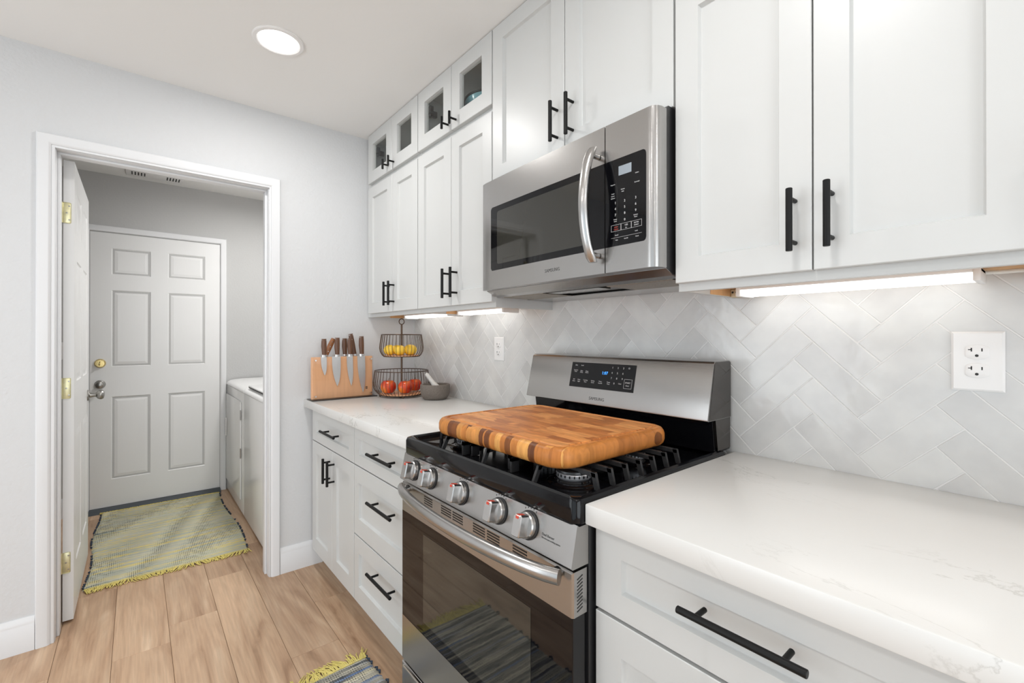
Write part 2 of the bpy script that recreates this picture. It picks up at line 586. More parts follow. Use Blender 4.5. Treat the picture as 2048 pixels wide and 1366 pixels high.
    def build(s, name, mats, parent=None, smooth=35, at=None, front=None):
        bm = s.bm
        bmesh.ops.recalc_face_normals(bm, faces=bm.faces)
        if front:                      # open shells: turn the visible side outward
            d, thr = Vector(front[0]), front[1]
            bm.normal_update()
            bmesh.ops.reverse_faces(bm, faces=[f for f in bm.faces if f.normal.dot(d) < -.01 and f.calc_center_median().dot(d) > thr])
        if parent is not None:
            org = WORLD[parent.name]
        elif at is not None:
            org = Vector(at)
        else:
            xs = [v.co for v in bm.verts]
            org = Vector(((min(v.x for v in xs) + max(v.x for v in xs)) / 2, (min(v.y for v in xs) + max(v.y for v in xs)) / 2, min(v.z for v in xs)))
        me = bpy.data.meshes.new(name)
        o = bpy.data.objects.new(name, me)
        bmesh.ops.translate(bm, verts=bm.verts, vec=-org)
        bm.to_mesh(me)
        bm.free()
        for m_ in (mats if isinstance(mats, (list, tuple)) else [mats]):
            me.materials.append(m_)
        if smooth:
            me.shade_smooth()
            me.set_sharp_from_angle(angle=math.radians(smooth))
        COL.objects.link(o)
        WORLD[o.name] = org.copy()
        if parent is None:
            o.location = org
        else:
            o.parent = parent
        return o


WORLD = {}


def thing(name, loc, label, cat, group=None, kind=None):
    o = bpy.data.objects.new(name, None)
    o.empty_display_size = .05
    COL.objects.link(o)
    o.location = loc
    WORLD[o.name] = Vector(loc)
    return tag(o, label, cat, group, kind)


def tag(o, label=None, cat=None, group=None, kind=None):
    if label: o['label'] = label
    if cat: o['category'] = cat
    if group: o['group'] = group
    if kind: o['kind'] = kind
    return o


def struct(o, label=None, cat=None):
    return tag(o, label, cat, None, 'structure')


def face_y(x, y, z):
    """text frame: reads along +x, stands up z, looks toward -y"""
    return Matrix(((1, 0, 0, x), (0, 0, -1, y), (0, 1, 0, z), (0, 0, 0, 1)))


# ------------------------------------------------------------------ room shell
CH = 2.431
XE, YE = 5.0, -3.4
SX = -1.75

# floor planks
g = G()
rows = {(-.908, -.725): .725, (-.725, -.545): .39, (-1.087, -.908): -.165, (-1.265, -1.087): .17, (-1.447, -1.265): .305, (-1.622, -1.447): .86, (-1.80, -1.622): -.95}
ys = [-.545, -.36, -.18, 0.01]
rowl = list(rows.items())
for i in range(3):
    rowl.append(((ys[i], ys[i + 1]), random.uniform(0, 1.2)))
y = -1.80
while y > -3.5:
    rowl.append(((y - .181, y), random.uniform(0, 1.2)))
    y -= .181
PL = 1.22
gap = .0006
for (y0, y1), xj in rowl:
    x = xj - PL * 6
    while x < XE + .1:
        a, b_ = max(x, -1.9), min(x + PL, XE + .1)
        if b_ > a + .01:
            g.box(a + gap, b_ - gap, y0 + gap, y1 - gap, -.012, 0, .0012, 1)
        x += PL
g.box(-1.9, XE + .1, -3.5, .01, -.05, -.0025, mi=1)
struct(g.build('floor', [FLOOR, GROOVE], smooth=0, at=(0, 0, 0)))

g = G()
g.box(-1.9, XE + .1, -3.5, .13, CH, CH + .1)
struct(g.build('ceiling', CEIL, smooth=0))
g = G()
g.box(0, XE, .010, .13, 0, CH)
struct(g.build('wall_right', WALL, smooth=0))
# far wall with doorway
DY0, DY1, DZ = -1.668, -.808, 2.062       # rough opening
g = G()
g.box(-.12, 0, -3.5, DY0, 0, CH)
g.box(-.12, 0, DY1, .13, 0, CH)
g.box(-.12, 0, DY0, DY1, DZ, CH)
struct(g.build('wall_far', WALL, smooth=0))
# opposite wall, its added openings shaped for the fill light
g = G()
g.box(0, .30, YE - .1, YE, 0, CH)
g.box(.30, 1.6, YE - .1, YE, 0, .25)
g.box(.30, 1.6, YE - .1, YE, 2.05, CH)
g.box(1.6, 1.85, YE - .1, YE, 0, CH)
g.box(1.85, 4.15, YE - .1, YE, 2.12, CH)
g.box(4.15, XE, YE - .1, YE, 0, CH)
struct(g.build('wall_left', WALL, smooth=0))
g = G()
g.box(XE, XE + .1, YE - .1, -2.85, 0, CH)
g.box(XE, XE + .1, -.55, .13, 0, CH)
g.box(XE, XE + .1, -2.85, -.55, 2.15, CH)
struct(g.build('wall_rear', WALL, smooth=0))


def added_window(n, axis, a0, a1, z0, z1, d):  # unseen glazing, added and sized to let fill light in low
    g = G()
    t = .045
    segs = [(a0, a1, z0, z0 + t), (a0, a1, z1 - t, z1), (a0, a0 + t, z0 + t, z1 - t), (a1 - t, a1, z0 + t, z1 - t), ((a0 + a1) / 2 - t / 2, (a0 + a1) / 2 + t / 2, z0 + t, z1 - t)]
    for p, q, r_, s_ in segs:
        if axis == 'y':
            g.box(p, q, d - .08, d - .03, r_, s_)
        else:
            g.box(d + .03, d + .08, p, q, r_, s_)
    o = struct(g.build('added_window_%d' % n, TRIM, smooth=0))
    g = G()
    if axis == 'y':
        g.box(a0 + t, a1 - t, d - .058, d - .052, z0 + t, z1 - t)
    else:
        g.box(d + .052, d + .058, a0 + t, a1 - t, z0 + t, z1 - t)
    g.build('pane', PANE, o, smooth=0)


added_window(1, 'y', .30, 1.6, .25, 2.05, YE)
added_window(2, 'y', 1.85, 4.15, 0, 2.12, YE)
added_window(3, 'x', -2.85, -.55, 0, 2.15, XE)
# laundry room walls
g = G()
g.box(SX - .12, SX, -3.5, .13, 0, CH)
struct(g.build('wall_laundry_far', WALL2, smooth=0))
g = G()
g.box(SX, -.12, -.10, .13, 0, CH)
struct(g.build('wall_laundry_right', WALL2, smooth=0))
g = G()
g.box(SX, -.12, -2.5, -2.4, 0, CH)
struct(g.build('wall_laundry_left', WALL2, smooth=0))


# doorway casing and jamb
def casing(name, plane_x, y0, y1, ztop, w, t, facing=1):
    """flat casing with a small inner bead round an opening whose inner edges are y0, y1, ztop"""
    g = G()
    X = lambda d: plane_x + facing * d
    prof = [(0, 0), (0, t * .55), (.006, t * .9), (.010, t), (w - .004, t), (w, t - .004), (w, 0)]   # (offset outward, depth)
    path = [(y0, 0, -1), (y0, ztop, -1), (y1, ztop, 1), (y1, 0, 1)]
    rings = []
    for i, (yy, zz, sgn) in enumerate(path):
        ring = []
        for off, d in prof:
            yo = yy + sgn * off
            zo = zz + (off if i in (1, 2) else 0)
            ring.append((X(d), yo, zo))
        rings.append(ring)
    g.loft(rings)
    # bead
    return g


g = casing('c', 0, -1.645, -.832, 2.040, .043, .016)
# jamb boards and stop
g.box(-.118, -.001, DY0 + .001, -1.632, 0, 2.030, .001)
g.box(-.118, -.001, -.842, DY1 - .001, 0, 2.030, .001)
g.box(-.118, -.001, DY0 + .001, DY1 - .001, 2.030, DZ - .001, .001)
g.box(-.085, -.040, -1.632, -1.622, 0, 2.020, .002)
g.box(-.085, -.040, -.852, -.842, 0, 2.020, .002)
g.box(-.085, -.040, -1.632, -.842, 2.020, 2.030, .002)
# second quarter bead on the kitchen side
g.box(0.001, .009, -1.645, -1.6335, 0, 2.034, .002)
g.box(0.001, .009, -.8405, -.832, 0, 2.034, .002)
g.box(0.001, .009, -1.645, -.832, 2.0305, 2.040, .002)
struct(g.build('trim_1', TRIM))

# far door casing
g = casing('c', SX, -1.633, -.846, 2.012, .042, .016)
struct(g.build('trim_2', TRIM))
# threshold
g = G()
g.prism([(SX, 0), (SX + .075, 0), (SX + .07, .006), (SX + .03, .022), (SX, .024)], 'y', -1.633, -.846)
struct(g.build('trim_3', DARKTH))


# six panel doors
def panel_door(y0, y1, z0, z1, x_face, thick, cells):
    """slab in plane x; front at x_face, cells = [(y0,y1,z0,z1)] raised panels"""
    g = G()
    ycuts = sorted({y0, y1, *[c[0] for c in cells], *[c[1] for c in cells]})
    zcuts = sorted({z0, z1, *[c[2] for c in cells], *[c[3] for c in cells]})
    g.box(x_face - thick, x_face - .008, y0, y1, z0, z1)
    for i in range(len(ycuts) - 1):
        for j in range(len(zcuts) - 1):
            ym, zm = (ycuts[i] + ycuts[i + 1]) / 2, (zcuts[j] + zcuts[j + 1]) / 2
            if any(c[0] < ym < c[1] and c[2] < zm < c[3] for c in cells):
                continue
            vs = [(x_face, ycuts[i], zcuts[j]), (x_face, ycuts[i + 1], zcuts[j]), (x_face, ycuts[i + 1], zcuts[j + 1]), (x_face, ycuts[i], zcuts[j + 1])]
            g.bm.faces.new([g.bm.verts.new(v) for v in vs])
    for a0, a1, b0, b1 in cells:
        s = lambda k, d: (a0 + k, a1 - k, b0 + k, b1 - k, x_face - d)
        g.rings_rect([s(0, 0), s(.005, .0040), s(.012, .0048), s(.031, .0018), s(.034, .0012)], 'x', cap0=False)
    bmesh.ops.remove_doubles(g.bm, verts=g.bm.verts, dist=.0004)
    # edges of slab front
    g.rings_rect([(y0, y1, z0, z1, x_face - .008), (y0, y1, z0, z1, x_face)], 'x', cap0=False, cap1=False)
    return g


cells = [(-1.515, -1.292, 1.706, 1.898), (-1.187, -.949, 1.706, 1.898), (-1.515, -1.292, 1.037, 1.592), (-1.187, -.949, 1.037, 1.592),
         (-1.515, -1.292, .221, .819), (-1.187, -.949, .221, .819)]
o = struct(panel_door(-1.630, -.849, .026, 2.004, SX + .004, .04, cells).build('door_2', DOORP, smooth=0, front=((1, 0, 0), SX + .004 - .0078)))


def knob_lathe(g, c, sign, s=1.0):
    prof = [(.031, 0), (.031, .003), (.028, .007), (.014, .010), (.011, .028), (.013, .034), (.022, .040), (.027, .050), (.027, .058), (.022, .066), (.010, .070)]
    g.lathe(c, [(r * s, h * sign * s) for r, h in prof], 28, 'x')


g = G()
knob_lathe(g, (SX + .004, -1.576, .912), 1)
g.build('door_knob', NICKEL, o)
g = G()
g.lathe((SX + .004, -1.576, 1.063), [(.032, 0), (.032, .004), (.027, .012), (.024, .018), (.020, .018)], 28, 'x')
g.obox((SX + .032, -1.576, 1.063), (1, 0, 0), (0, .2, .98), (0, -.98, .2), .010, .014, .004, .002)
g.build('deadbolt', BRASS, o)

# open door leaf, swung into the laundry against the far side of the opening
LX0, LX1, LY = -.905, -.135, -1.587
def leaf():
    g = G()
    z0, z1 = .012, 2.026
    g.box(LX0, LX1, LY - .035, LY - .005, z0, z1)
    cs = []
    for a0, a1 in ((LX0 + .11, LX0 + .335), (LX0 + .435, LX0 + .66)):
        for b0, b1 in ((1.72, 1.91), (1.05, 1.60), (.23, .83)):
            cs.append((a0, a1, b0, b1))
    xc = sorted({LX0, LX1, *[c[0] for c in cs], *[c[1] for c in cs]})
    zc = sorted({z0, z1, *[c[2] for c in cs], *[c[3] for c in cs]})
    for i in range(len(xc) - 1):
        for j in range(len(zc) - 1):
            xm, zm = (xc[i] + xc[i + 1]) / 2, (zc[j] + zc[j + 1]) / 2
            if any(c[0] < xm < c[1] and c[2] < zm < c[3] for c in cs):
                continue
            g.bm.faces.new([g.bm.verts.new(v) for v in ((xc[i], LY, zc[j]), (xc[i + 1], LY, zc[j]), (xc[i + 1], LY, zc[j + 1]), (xc[i], LY, zc[j + 1]))])
    for a0, a1, b0, b1 in cs:
        s = lambda k, d: (a0 + k, a1 - k, b0 + k, b1 - k, LY - d)
        g.rings_rect([s(0, 0), s(.005, .0040), s(.012, .0048), s(.031, .0018), s(.034, .0012)], 'y', cap0=False)
    bmesh.ops.remove_doubles(g.bm, verts=g.bm.verts, dist=.0004)
    g.rings_rect([(LX0, LX1, z0, z1, LY - .005), (LX0, LX1, z0, z1, LY)], 'y', cap0=False, cap1=False)
    return g


o = struct(leaf().build('door_1', DOORP, smooth=0, front=((0, 1, 0), LY - .0048)))
for z in (1.796, 1.028, .266):
    g = G()
    g.box(LX1 + .0002, LX1 + .0022, LY - .040, LY - .010, z - .045, z + .045, .004, 2)
    g.rod((LX1 + .004, LY - .040, z - .045), (LX1 + .004, LY - .040, z + .045), .005, 10)
    for dz, dy in ((-.03, -.022), (0, -.030), (.03, -.022)):
        g.lathe((LX1 + .0022, LY + dy + .006, z + dz), [(.0035, 0), (.003, .001), (.001, .0012)], 10, 'x', mi=1)
    h = g.build('hinge', [HINGE, NICKEL], o)
g = G()
g.lathe((-.845, LY, .925), [(r_, h_) for r_, h_ in [(.031, 0), (.031, .003), (.028, .007), (.014, .010), (.011, .030), (.013, .036), (.022, .042), (.027, .052), (.027, .060), (.022, .068), (.010, .072)]], 28, 'y')
g.build('door_knob', NICKEL, o)


# baseboards
def base_prof(t=.014, h=.134):
    return [(0, 0), (t, 0), (t, h - .034), (t - .002, h - .030), (t - .002, h - .024), (t - .004, h - .014), (t - .008, h - .006), (t - .010, h), (0, h)]


def baseboard(name, kind, a, b, pos, sgn, mat_=TRIM):
    """kind 'x': runs along y on a wall at x=pos; 'y': runs along x on a wall at y=pos"""
    g = G()
    pr = [(pos + sgn * p, q) for p, q in base_prof()]
    if kind == 'x':
        g.loft([[(p, a, q) for p, q in pr], [(p, b, q) for p, q in pr]])
    else:
        g.loft([[(a, p, q) for p, q in pr], [(b, p, q) for p, q in pr]])
    struct(g.build(name, mat_))


baseboard('baseboard_far_left', 'x', YE, -1.689, 0, 1)
baseboard('baseboard_far_right', 'x', -.788, -.572, 0, 1)
baseboard('baseboard_laundry_far', 'x', -2.4, -1.676, SX, 1)
baseboard('baseboard_left', 'y', 0.02, 1.8, YE, 1)
baseboard('baseboard_laundry_left', 'y', SX + .016, -.12, -2.4, 1)

# ------------------------------------------------------------------ backsplash tile
g = G()
w, Lt, gp = .0657, .2008, .0020
k2 = 1 / math.sqrt(2)
XO, ZO = 2.359, 1.0055
TX0, TX1, TZ0, TZ1 = 0.0, 3.2, .80, 1.402
def tile(a0, a1, b0, b1, ox, oz):
    a0 += gp / 2; a1 -= gp / 2; b0 += gp / 2; b1 -= gp / 2
    cx, cz = (a0 + a1) / 2, (b0 + b1) / 2
    X, Z = ox + (cx - cz) * k2, oz + (cx + cz) * k2
    if not (TX0 - .15 < X < TX1 + .15 and TZ0 - .15 < Z < TZ1 + .15):
        return
    tilt = random.uniform(-.0004, .0004)
    rings = []
    for ins, d in ((0, .0085), (0, .0012), (.0012, 0)):
        q = [(a0 + ins, b0 + ins), (a1 - ins, b0 + ins), (a1 - ins, b1 - ins), (a0 + ins, b1 - ins)]
        rings.append([(ox + (a - b_) * k2, d + (tilt if d < .005 else 0) * (1 if a < cx else -1) * (b_ - cz) / w, oz + (a + b_) * k2) for a, b_ in q])
    g.loft(rings, False, True)
for i in range(-14, 8):
    for j in range(-14, 14):
        ox, oz = XO + i * Lt * math.sqrt(2), ZO + j * w * math.sqrt(2)
        tile(0, Lt, 0, w, ox, oz)
        tile(Lt, Lt + w, w - Lt, w, ox, oz)
g.clip((TX0, 0, 0), (-1, 0, 0))
g.clip((TX1, 0, 0), (1, 0, 0))
g.clip((0, 0, TZ0), (0, 0, -1))
g.clip((0, 0, TZ1), (0, 0, 1))
g.box(TX0, TX1, .0009, .0095, TZ0, TZ1, mi=1)
tag(g.build('backsplash', [TILE, GROUT], smooth=0, front=((0, -1, 0), -.006)), 'glossy off-white herringbone tile backsplash along the counter wall', 'backsplash')


# ------------------------------------------------------------------ cabinets
def shaker(x0, x1, z0, z1, y, st=.060, thick=.020, rec=.0105, top=None, bot=None):
    """five piece door front at y facing -y, recessed flat panel"""
    g = G()
    top = st if top is None else top
    bot = st if bot is None else bot
    e = .0015
    i0, i1, j0, j1 = x0 + st, x1 - st, z0 + bot, z1 - top
    g.rings_rect([(x0, x1, z0, z1, y + thick), (x0, x1, z0, z1, y + e), (x0 + e, x1 - e, z0 + e, z1 - e, y), (i0, i1, j0, j1, y),
                  (i0 + .0035, i1 - .0035, j0 + .0035, j1 - .0035, y + rec - .001), (i0 + .0045, i1 - .0045, j0 + .0045, j1 - .0045, y + rec)], 'y')
    return g


def glass_door(x0, x1, z0, z1, y, st=.064, thick=.020):
    g = G()
    e = .0015
    i0, i1, j0, j1 = x0 + st, x1 - st, z0 + st, z1 - st
    R = [(x0, x1, z0, z1, y + thick), (x0, x1, z0, z1, y + e), (x0 + e, x1 - e, z0 + e, z1 - e, y), (i0, i1, j0, j1, y), (i0 + .003, i1 - .003, j0 + .003, j1 - .003, y + thick), (x0, x1, z0, z1, y + thick)]
    g.rings_rect(R, 'y', cap0=False, cap1=False)
    bmesh.ops.remove_doubles(g.bm, verts=g.bm.verts, dist=.0001)
    return g, (i0 + .001, i1 - .001, j0 + .001, j1 - .001)


def bar_handle(parent, y, x=None, z0=None, z1=None, z=None, x0=None, x1=None, post=.125, out=.034):
    """black bar pull on two posts, upright when x given, level when z given"""
    g = G()
    r = .0062
    if x is not None:
        c = (z0 + z1) / 2
        g.rod((x, y - out, z0), (x, y - out, z1), r)
        for s in (-1, 1):
            q = c + s * (z1 - z0) * .34
            g.rod((x, y + .0005, q), (x, y - out, q), .0045, 12)
    else:
        c = (x0 + x1) / 2
        g.rod((x0, y - out, z), (x1, y - out, z), r)
        for s in (-1, 1):
            q = c + s * (x1 - x0) * .34
            g.rod((q, y + .0005, z), (q, y - out, z), .0045, 12)
    return g.build('handle', BLACK, parent)


def t_handle(parent, y, x, z0, z1, out=.034):
    g = G()
    g.rod((x, y - out, z0), (x, y - out, z1), .0058)
    g.rod((x, y + .0005, (z0 + z1) / 2), (x, y - out, (z0 + z1) / 2), .0045, 12)
    return g.build('handle', BLACK, parent)


UF, UC = -.326, -.3055     # upper door face / carcass face
ZB, ZL = 1.388, 2.118      # lower upper doors
ZT0, ZT1 = 2.147, 2.428


def carcass_box(x0, x1, z0, z1, parent, y=UC, back=.0, bottom=True, name='body', drop=.0):
    """closed cabinet box; the side panels and face frame drop a little below its bottom board"""
    g = G()
    t = .016
    g.box(x0, x0 + t, y, back, z0 - drop, z1)
    g.box(x1 - t, x1, y, back, z0 - drop, z1)
    g.box(x0 + t, x1 - t, y, y + .019, z0 - drop, z1)
    g.box(x0 + t, x1 - t, y + .019, back, z1 - t, z1)
    g.box(x0 + t, x1 - t, back - .008, back, z0, z1 - t)
    if bottom:
        g.box(x0 + t, x1 - t, y + .019, back - .008, z0, z0 + .012, mi=1)
        if drop:
            g.box(x0 + t, x0 + t + .0015, -.175, back - .0005, z0 - drop + .001, z0, mi=1)
            g.box(x1 - t - .0015, x1 - t, -.175, back - .0005, z0 - drop + .001, z0, mi=1)
    return g.build(name, [CAB, UNDERWOOD], parent, smooth=0)


def hollow_transom(x0, x1, z0, z1, parent):
    g = G()
    t = .016
    xm = (x0 + x1) / 2
    g.box(x0, x0 + t, UC, 0, z0, z1)
    g.box(x1 - t, x1, UC, 0, z0, z1)
    g.box(x0 + t, x1 - t, UC, 0, z0, z0 + t)
    g.box(x0 + t, x1 - t, UC, 0, z1 - t, z1)
    g.box(x0 + t, x1 - t, -.012, 0, z0 + t, z1 - t, mi=1)
    # face frame
    g.box(x0 + t, x0 + .04, UC, UC + .018, z0 + t, z1 - t)
    g.box(x1 - .04, x1 - t, UC, UC + .018, z0 + t, z1 - t)
    g.box(x0 + .04, x1 - .04, UC, UC + .018, z0 + t, z0 + .040)
    g.box(x0 + .04, x1 - .04, UC, UC + .018, z1 - .040, z1 - t)
    return g.build('body', [CAB, CABIN], parent, smooth=0)


def glass_doors(parent, x0, xm, x1, hx):
    for k, (a, b_) in enumerate(((x0, xm - .0015), (xm + .0015, x1))):
        g, (p, q, r_, s_) = glass_door(a, b_, ZT0, ZT1, UF)
        d = g.build('door', CAB, parent, smooth=0)
        g = G()
        g.box(p, q, UF + .010, UF + .013, r_, s_)
        g.build('glass_pane', PANE, d, smooth=0)
        t_handle(d, UF, hx[k], 2.152, 2.205)
        # concealed hinge seen through the pane
        hxp = a + .052 if k == 0 else b_ - .052
        g = G()
        g.box(hxp - .004, hxp + .030, UF + .020, UF + .040, 2.315, 2.350, .003)
        g.box(hxp - .020, hxp - .004, UC + .02, UC + .06, 2.318, 2.347, .003)
        g.cyl((hxp + .014, UF + .030, 2.300), (hxp + .014, UF + .030, 2.318), .005)
        g.build('hinge', BLACKPL, d)


# upper cabinet beside the far wall
def upper_pair(name, x0, xm, x1, label, hx, xw=None):
    xb = xw if xw is not None else x0 - .002
    t = thing(name, ((x0 + x1) / 2, UC / 2, ZB - .02), label, 'cabinet', 'white upper cabinets with glass top doors')
    g_ = carcass_box(xb, x1 + .002, ZB + .002, 2.131, t, drop=.022)
    for k, (a, b_) in enumerate(((x0, xm - .0015), (xm + .0015, x1))):
        d = shaker(a, b_, ZB, ZL, UF).build('door', CAB, t, smooth=0)
        bar_handle(d, UF, x=hx[k], z0=1.420, z1=1.547)
    return t


ta = upper_pair('upper_cabinet', .046, .367, .651, 'white two-door shaker wall cabinet in the corner by the far wall', (.338, .395), xw=.0015)
tb = upper_pair('upper_cabinet', .657, .957, 1.246, 'white two-door shaker wall cabinet left of the microwave', (.938, 1.003))
for (a, m_, b_), hx, lab in (((.046, .360, .651), (.325, .393), 'small glass-fronted top cabinet in the corner under the ceiling'),
                             ((.657, .957, 1.246), (.933, .996), 'small glass-fronted top cabinet with a blue bowl inside')):
    t = thing('glass_cabinet', ((a + b_) / 2, UC / 2, 2.132), lab, 'cabinet', 'glass-fronted cabinets below the ceiling')
    hollow_transom(a - (.0445 if a < .1 else .002), b_ + .002, 2.132, 2.430, t)
    glass_doors(t, a, m_, b_, hx)

for (a, m_, b_), hx, lab in (((2.014, 2.315, 2.617), (2.284, 2.3485), 'glass-fronted top cabinet above the large cabinet right of the microwave'),
                             ((2.624, 2.911, 3.198), (2.88, 2.943), 'glass-fronted top cabinet at the right end of the wall')):
    t = thing('glass_cabinet', ((a + b_) / 2, UC / 2, 2.132), lab, 'cabinet', 'glass-fronted cabinets below the ceiling')
    hollow_transom(a - .002, b_ + .002, 2.132, 2.430, t)
    glass_doors(t, a, m_, b_, hx)

# bowl inside
g = G()
g.lathe((1.030, -.156, 2.149), [(.06, 0), (.07, .004), (.105, .05), (.124, .120), (.126, .136), (.121, .136), (.118, .120), (.098, .052), (.02, .012)], 48)
g.lathe((1.030, -.156, 2.149), [(.1245, .131), (.1285, .133), (.1285, .141), (.1205, .141), (.1205, .133)], 48, mi=1)
tag(g.build('bowl', [TEAL, BLACKPL]), 'blue-grey bowl with a black rim behind glass near the ceiling', 'bowl')

# cabinet over the microwave
t = thing('upper_cabinet', (1.63, UC / 2, 1.84), 'white two-door shaker wall cabinet above the microwave', 'cabinet', 'white upper cabinets')
carcass_box(1.2495, 2.0105, 1.84, 2.430, t)
for k, (a, b_) in enumerate(((1.252, 1.6285), (1.6315, 2.008))):
    d = shaker(a, b_, 1.838, 2.428, UF).build('door', CAB, t, smooth=0)
    bar_handle(d, UF, x=(1.599, 1.667)[k], z0=1.876, z1=2.005)

# cabinet right of the microwave, and the glass one above it
t = thing('upper_cabinet', (2.316, UC / 2, 1.368), 'large white two-door wall cabinet right of the microwave, above the outlet', 'cabinet', 'white upper cabinets')
carcass_box(2.012, 2.620, ZB + .002, 2.131, t, drop=.022)
for k, (a, b_) in enumerate(((2.014, 2.3135), (2.3165, 2.617))):
    d = shaker(a, b_, ZB, ZL, UF).build('door', CAB, t, smooth=0)
    bar_handle(d, UF, x=(2.284, 2.3485)[k], z0=1.426, z1=1.553)
t = thing('upper_cabinet', (2.93, UC / 2, 1.368), 'white wall cabinet at the right end of the counter', 'cabinet', 'white upper cabinets')
carcass_box(2.622, 3.2, ZB + .002, 2.131, t, drop=.022)
d = shaker(2.624, 3.198, ZB, ZL, UF).build('door', CAB, t, smooth=0)
bar_handle(d, UF, x=2.66, z0=1.426, z1=1.553)

# base cabinets
BF, BC = -.641, -.620


def base_body(x0, x1, parent, xt=None):
    g = G()
    t = .016
    g.box(x0, x0 + t, BC, .0, .11, .870)
    g.box(x1 - t, x1, BC, .0, .11, .870)
    g.box(x0 + t, x1 - t, BC, BC + .019, .11, .870)
    g.box(x0 + t, x1 - t, BC + .019, 0, .11, .126)
    g.box(x0, x1, -.558, -.545, .0, .11)
    g.box(x0, x0 + t, -.545, 0, 0, .11)
    g.box(x1 - t, x1, -.545, 0, 0, .11)
    return g.build('body', CAB, parent, smooth=0)


t = thing('base_cabinet', (.35, -.31, 0), 'white base cabinet with one drawer over two doors by the far wall', 'cabinet', 'white base cabinets')
base_body(.0155, .669, t)
d = shaker(.064, .666, .701, .862, BF, top=.047, bot=.047).build('drawer', CAB, t, smooth=0)
bar_handle(d, BF, z=.786, x0=.300, x1=.505)
for k, (a, b_) in enumerate(((.064, .3785), (.3815, .666))):
    d = shaker(a, b_, .112, .696, BF, bot=.075).build('door', CAB, t, smooth=0)
    bar_handle(d, BF, x=(.349, .412)[k], z0=.539, z1=.660)

t = thing('base_cabinet', (.96, -.31, 0), 'white base cabinet with three drawers left of the range', 'cabinet', 'white base cabinets')
base_body(.6695, 1.247, t)
for z0, z1, hz in ((.701, .862, .790), (.401, .696, .598), (.112, .396, .318)):
    if z0 > .6:
        d = shaker(.6715, 1.245, z0, z1, BF, st=.052, top=.047, bot=.047)
    else:
        d = shaker(.6715, 1.245, z0, z1, BF, st=.052, top=.068, bot=.074)
    d = d.build('drawer', CAB, t, smooth=0)
    bar_handle(d, BF, z=hz, x0=.890, x1=1.108)

t = thing('base_cabinet', (2.32, -.31, 0), 'white base drawer cabinet right of the range', 'cabinet', 'white base cabinets')
base_body(2.017, 2.621, t)
for z0, z1 in ((.697, .862), (.401, .690), (.112, .394)):
    st = dict(top=.047, bot=.050) if z0 > .6 else dict(top=.068, bot=.068)
    d = shaker(2.019, 2.619, z0, z1, BF, st=.064, **st).build('drawer', CAB, t, smooth=0)
    bar_handle(d, BF, z=(.797 if z0 > .6 else (z0 + z1) / 2 + .04), x0=2.222, x1=2.414)
t = thing('base_cabinet', (2.91, -.31, 0), 'white two-door base cabinet at the right end of the counter', 'cabinet', 'white base cabinets')
base_body(2.623, 3.2, t)
for a, b_ in ((2.625, 2.91), (2.913, 3.198)):
    d = shaker(a, b_, .112, .862, BF).build('door', CAB, t, smooth=0)
    bar_handle(d, BF, x=2.88 if a < 2.8 else 2.943, z0=.70, z1=.82)

# counters
g = G()
g.box(.0012, 1.2485, -.669, -.0005, .8712, .913, .003, 2)
tag(g.build('countertop', QUARTZ), 'white quartz countertop left of the range under the knife block', 'countertop', 'quartz countertops')
g = G()
g.box(2.0145, 3.2, -.669, -.0005, .8712, .913, .003, 2)
tag(g.build('countertop', QUARTZ), 'white veined quartz countertop right of the range', 'countertop', 'quartz countertops')


# ------------------------------------------------------------------ under-cabinet light bars
def light_bar(x0, x1, label):
    t = thing('light_bar', ((x0 + x1) / 2, -.075, 1.363), label, 'light', 'under-cabinet light bars')
    g = G()
    g.box(x0, x1, -.118, -.030, 1.3795, 1.389, .002)
    g.box(x0, x0 + .012, -.120, -.026, 1.362, 1.389, .003)
    g.box(x1 - .012, x1, -.120, -.026, 1.362, 1.389, .003)
    g.build('housing', WHITEPL, t)
    g = G()
    pr = []
    for k in range(9):
        a = PI * k / 8
        pr.append((-.0735 - .042 * math.cos(a), 1.3795 - .0145 * min(1, math.sin(a) * 1.5)))
    g.loft([[(x0 + .012, p, q) for p, q in pr], [(x1 - .012, p, q) for p, q in pr]])
    g.build('diffuser', BARL, t)


light_bar(.09, .60, 'lit under-cabinet light bar above the fruit basket')
light_bar(.68, 1.06, 'lit under-cabinet light bar just left of the microwave')
light_bar(2.07, 2.535, 'long lit under-cabinet light bar right of the microwave')

# wiring under the right cabinet
g = G()
g.box(2.030, 2.052, -.060, -.034, 1.366, 1.3895, .002)
for dx in (2.036, 2.046):
    g.cyl((dx, -.0605, 1.380), (dx, -.059, 1.380), .003, mi=1)
tag(g.build('junction_box', [JUNC, SLOT]), 'small cream wiring junction box left of the long right light bar', 'junction box')
g = G()
g.tube([(2.538, -.075, 1.381), (2.56, -.078, 1.3795), (2.66, -.090, 1.3795), (2.80, -.10, 1.3795)], .004, 8)
tag(g.build('cable', CABLE), 'white cable under the cabinet right of the long light bar', 'cable')
g = G()
g.box(2.602, 2.616, -.17, -.10, 1.372, 1.3895, .003)
tag(g.build('cable_clip', CABLE), 'white cable clip under the right cabinet edge', 'clip')


